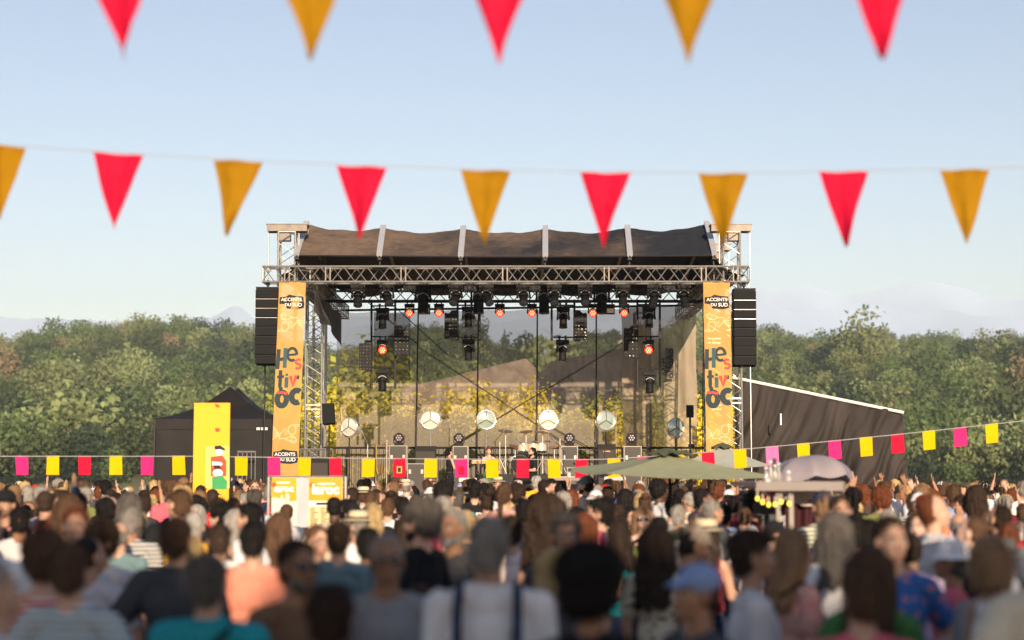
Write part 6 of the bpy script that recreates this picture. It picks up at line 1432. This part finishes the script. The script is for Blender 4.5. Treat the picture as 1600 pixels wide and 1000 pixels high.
def filler(px, D, h, near=False):
    x = (px-800)/FPX*D
    if any((x-a)**2+(D-b)**2 < .52**2 for a, b in placed): return False
    if abs(D-22) < .5 and 400 < px < 560: return False
    if abs(D-24.6) < .4 and abs(px-1046) < 30: return False
    if 16.2 < D < 19.6 and px > 1165: return False
    for _ in range(30):
        sex = random.choice('mmf'); hs = random.choice(['short','short2','crop','recede','fringe','curly','short','short2'] if sex == 'm' else ['bob','long','longwavy','bun','pony','curly','long'])
        hc = random.choices(['black','dark','brown','light','blonde','grey','white','auburn','salt'], [22,24,18,6,8,10,3,3,8])[0]
        if hs == 'fringe': hc = 'grey'; hs = 'fringe' if D > 13 else 'short'
        if D < 13 and hc in ('white','grey') and sex == 'f': hc = random.choice(['brown','dark','black'])
        tp = random.choice(['tee','tee','tee','long','jacket'] if sex == 'm' else ['tee','tank','tee','long']); tc = random.choices(list(TC), [16,14,9,8,8,8,4,4,3,3,5,4,4,4,2,3,2,2,3,3,0,2,2])[0]
        face = random.choices([0,10,-12,60,-60,90,-90,178,-150], [30,18,18,6,6,4,4,6,5])[0]
        exs = (); ew = ''
        r_ = random.random()
        if r_ < .08: c = random.choice(['white','black','navy','beige','red']); exs = ('cap:'+c,); ew = f' with {c} cap'
        elif r_ < .13: exs = ('strawhat',); ew = ' with straw hat'
        elif r_ < .17: exs = ('bucket:white',); ew = ' with sunhat'
        elif r_ < .24 and abs(face) > 80: exs = ('sunglasses',); ew = ' with sunglasses'
        elif r_ < .30 and sex == 'm': exs = ('beard:'+('grey' if hc in ('grey','white','salt') else 'dark'),); ew = ' with beard'
        if exs and ('cap' in exs[0] or 'hat' in exs[0] or 'bucket' in exs[0]) and hs in ('curly','bun','afro','short2'): hs = 'short' if sex == 'm' else 'long'
        lab = f"{HSN[hs].format(HN[hc])} {'man' if sex == 'm' else 'woman'}{ew} in {CN.get(tc, tc)} {TN[tp]}, {depth_word(D)} {lm(px)}"
        prt = random.choice([None]*9+['stripe','stripe','flower']) if tp in ('tee','tank') else None
        if prt: lab = lab.replace(' in ', ' in striped ' if prt == 'stripe' else ' in spotted ', 1)
        if len(lab.split()) > 15: lab = lab.replace('-shirt','-shirt').replace(', '+depth_word(D)+' ', ' ').replace(' haired','-haired')
        if lab not in occ_lab and len(lab.split()) < 17: break
    occ_lab.add(lab); placed.append((x, D)); who = lab.split(' in ')[0]
    pose = random.choices(['down','down2','hip','phone','cross','up'], [8,5,3,2,2,.9 if D > 15 else 0])[0]
    person((x, D, 0), h, face+random.uniform(-12,12), lab, sex=sex, hair=hs, hc=hc, top=tp, tc=tc, skin=random.choices('lmtbp', [40,24,12,8,16])[0], pose=pose, mp=random.choice([None,'down','hip']) if pose != 'cross' else None, ex=exs, pr=prt, yaw=random.choice([0,0,0,32,-32]))
    if random.random() < .07 and sex: 
        kd = random.choice(['backpack','shoulder','backpack']); bc_ = random.choice(['black','navy','maroon','grey','teal','beige']); bl = f"{CN.get(bc_,bc_)} {'backpack' if kd == 'backpack' else 'shoulder bag'} on the {who} {lm(px)}"
        if bl not in occ_lab: occ_lab.add(bl); bag(PEOPLE[-1], kd, bc_, bl)
    return True
n = 0; tries = 0
while n < 52 and tries < 9000:      # far and middle rows inside the photograph
    tries += 1; px = random.uniform(330, 1275); D = 24+17.8*random.random()**.8; 
    n += filler(px, D, random.uniform(1.58, 1.84))
n = 0; tries = 0
while n < 88 and tries < 4000:       # beyond the photograph's edges the same crowd goes on
    tries += 1; s_ = random.random() < .5; px = random.uniform(-70, 325) if s_ else random.uniform(1280, 1670)
    D = 6.0+15*random.random()**.8
    n += filler(px, D, random.uniform(1.56, 1.82))
# a few more in the middle rows of the photograph, low enough to stay between the named ones
for px, D, h in ((620,17,1.66),(545,19,1.66),(480,17.5,1.62),(560,15,1.6),(650,20,1.68),(760,17,1.62),(835,18,1.64),(990,19,1.66),(1060,18,1.62),(1015,16.5,1.62),(905,17,1.62),(700,18,1.62),(945,20,1.68),(1100,20,1.66),(1190,20,1.66),(430,19,1.64),(370,16,1.62),(860,21,1.7),(790,20.5,1.68),(590,21,1.68),(970,15,1.58),(1215,14,1.62),(345,12,1.6),(1255,12.5,1.62),(420,12,1.6),(545,11,1.55),(1100,13,1.58),(940,12,1.55),(830,12,1.52),(500,20,1.7),(530,23,1.72),(615,23,1.7),(640,14.5,1.62),(675,21,1.7),(715,23.5,1.72),(735,20,1.66),(770,22.5,1.74),(800,15,1.58),(850,16,1.62),(880,22,1.7),(930,22.5,1.72),(960,18,1.66),(1000,22,1.72),(1030,21,1.7),(1075,22.5,1.72),(1085,16,1.6),(1120,22,1.72),(1150,22,1.7),(1180,22.5,1.7),(1220,21,1.7),(1255,20,1.68),(470,15,1.6),(385,19,1.66),(360,21,1.7),(400,22.5,1.72),(345,17,1.64)):
    filler(px, D, h)
# ---------------------------------------------------------------- the packed rows right in front of the stage, where heads merge
def lowres(me, ratio):
    ob = bpy.data.objects.new('tmp', me); COL.objects.link(ob); d = ob.modifiers.new('d', 'DECIMATE'); d.ratio = ratio
    dg = bpy.context.evaluated_depsgraph_get(); o = ob.evaluated_get(dg).to_mesh(); o.calc_loop_triangles()
    v = np.empty(len(o.vertices)*3); o.vertices.foreach_get('co', v); t_ = np.empty(len(o.loop_triangles)*3, np.int32); o.loop_triangles.foreach_get('vertices', t_)
    r_ = (v.reshape(-1,3).copy(), t_.reshape(-1,3).copy()); ob.evaluated_get(dg).to_mesh_clear(); bpy.data.objects.remove(ob); return r_
kits = []
for sex, ps, mp_, top_, hs_ in (('m','down','down','tee','short'),('m','hip','down','tee','recede'),('f','down','down','tee','long'),('f','down','hip','tank','bob'),('m','phone','down','tee','short2'),('m','down','down','long','curly'),('f','up','down','tee','pony')):
    kits.append([lowres(body_mesh(sex,ps,mp_,'stand',0,0), .06), lowres(shirt_mesh(sex,ps,mp_,top_), .12), lowres(trouser_mesh(sex,'stand','long'), .12), lowres(hair_mesh(hs_), .35)])
lowhat = lowres(extra_mesh('cap'), .5)
V_, T_, Cc = [], [], []; base_ = 0; n = 0; tries = 0
while n < 330 and tries < 30000:
    tries += 1; px = random.uniform(-60, 1660); D = 27+15.2*random.random()**.75 if random.random() < .5 else random.uniform(13, 42); x = (px-800)/FPX*D
    if D < 27 and 325 < px < 1285: continue
    if 16.2 < D < 19.8 and px > 1165 and px < 1350: continue
    if any((x-a)**2+(D-b)**2 < .50**2 for a, b in placed): continue
    placed.append((x, D)); n += 1; kit = random.choice(kits); s_ = random.uniform(1.58,1.86)/1.752; a = R(random.choice([0,0,0,15,-15,40,-40,90,180])+random.uniform(-10,10)); c, q = math.cos(a)*s_, math.sin(a)*s_
    cols = [SKINS[random.choice('lmtbp')], TC[random.choices(list(TC), [16,14,9,8,8,8,4,4,3,3,5,4,4,4,2,3,2,2,3,3,0,2,2])[0]], TC[random.choice(['navy','black','darkgrey','beige','blue'])], HC[random.choice(['black','dark','dark','brown','brown','light','grey','blonde','auburn'])]]
    parts_ = list(kit); 
    if random.random() < .12: parts_.append(lowhat); cols.append(TC[random.choice(['white','navy','cream','red'])])
    for (v, t_), cl_ in zip(parts_, cols):
        w_ = np.stack([v[:,0]*c-v[:,1]*q+x, v[:,0]*q+v[:,1]*c+D, v[:,2]*s_], 1); V_.append(w_); T_.append(t_+base_); base_ += len(v); Cc.append(np.tile(np.array([*cl_, 1.0]), (len(v), 1)))
V_ = np.concatenate(V_).astype(np.float32); T_ = np.concatenate(T_).astype(np.int32); Cc = np.concatenate(Cc).astype(np.float32)
me = bpy.data.meshes.new('crowd'); me.vertices.add(len(V_)); me.vertices.foreach_set('co', V_.ravel()); me.loops.add(len(T_)*3); me.loops.foreach_set('vertex_index', T_.ravel()); me.polygons.add(len(T_)); me.polygons.foreach_set('loop_start', np.arange(0, len(T_)*3, 3, dtype=np.int32)); me.update(calc_edges=True)
ca = me.color_attributes.new('tone', 'FLOAT_COLOR', 'POINT'); ca.data.foreach_set('color', Cc.ravel()); me.polygons.foreach_set('use_smooth', [True]*len(me.polygons))
CM = mat('crowd_cloth', (1,1,1), .85, 0, .12, 9, .15, objcol=True, spec=.15); _nt = CM.node_tree; at_ = _nt.nodes.new('ShaderNodeAttribute'); at_.attribute_name = 'tone'; vm_ = [x for x in _nt.nodes if x.type == 'VECT_MATH'][0]; _nt.links.new(at_.outputs['Color'], vm_.inputs[0])
me.materials.append(CM); tag(link('crowd', me), 'packed rows of festival goers between the single people near the stage', 'crowd', kind='stuff')
# ---------------------------------------------------------------- musicians
D = 47.6; z = DECK; h = (HORIZON-701)/FPX*D+EYE-DECK
person((X(703,D), D, DECK), h, 62, 'woman in black sleeveless top with tied up dark hair standing on stage playing', sex='f', hair='pony', hc='black', top='tank', tc='black', skin='l', pose='play', bc='black', ex=('sunglasses',), group='musicians on stage')
D = 48.9; h = (HORIZON-699)/FPX*D+EYE-DECK
person((X(764,D), D, DECK), h, 175, 'singer in a lilac sleeveless top holding a microphone to the mouth on stage', sex='f', hair='short2', hc='auburn', top='tank', tc='lilac', skin='p', pose='mouth', mp='play', bc='green', group='musicians on stage')
D = 47.4; h = 1.75; zt_ = (HORIZON-700)/FPX*D+EYE
pz = zt_-h
t = person((X(831,D), D, pz), h, -115, 'man in a black T-shirt with short beard seated on a stool on stage', sex='m', hair='short', hc='black', top='tee', tc='black', skin='l', pose='play', legs='sit', bc='black', ex=('beard:black',), group='musicians on stage')
m = MB(); x = X(831,D); zs = pz+.80; m.lathe([(.17,0),(.18,.05),(.15,.07)], (x,D,zs-.03), n=20); sto = thing('stool', 'black round stool under the seated musician', 'stool', (x, D, DECK)); m.build('seat', BLK, sto)
m = MB()
for k2 in range(4): a = R(45+90*k2); m.tube((x+.1*math.cos(a),D+.1*math.sin(a),zs-.03),(x+.22*math.cos(a),D+.22*math.sin(a),DECK),.015,6)
for k2 in range(4): a = R(45+90*k2); b = R(135+90*k2); m.tube((x+.18*math.cos(a),D+.18*math.sin(a),DECK+.3),(x+.18*math.cos(b),D+.18*math.sin(b),DECK+.3),.01,5)
m.build('leg_frame', DALU, sto)
# ---------------------------------------------------------------- haze: the evening air over the whole valley
hz = MB(); hz.box((0, 1700, 179), (5200, 3600, 360)); hm_ = bpy.data.materials.new('haze'); hm_.use_nodes = True; nt = hm_.node_tree
for n_ in list(nt.nodes):
    if n_.type == 'BSDF_PRINCIPLED': nt.nodes.remove(n_)
pv = nt.nodes.new('ShaderNodeVolumePrincipled'); pv.inputs['Density'].default_value = .00022; pv.inputs['Color'].default_value = (.80,.90,1,1); pv.inputs['Anisotropy'].default_value = -.05
nt.links.new(pv.outputs[0], nt.nodes['Material Output'].inputs['Volume'])
HAZE = hz.build('haze', hm_); tag(HAZE, 'thin bluish evening haze over the hills', 'haze', kind='stuff')
for o in bpy.data.objects:
    if '_w' in o: del o['_w']
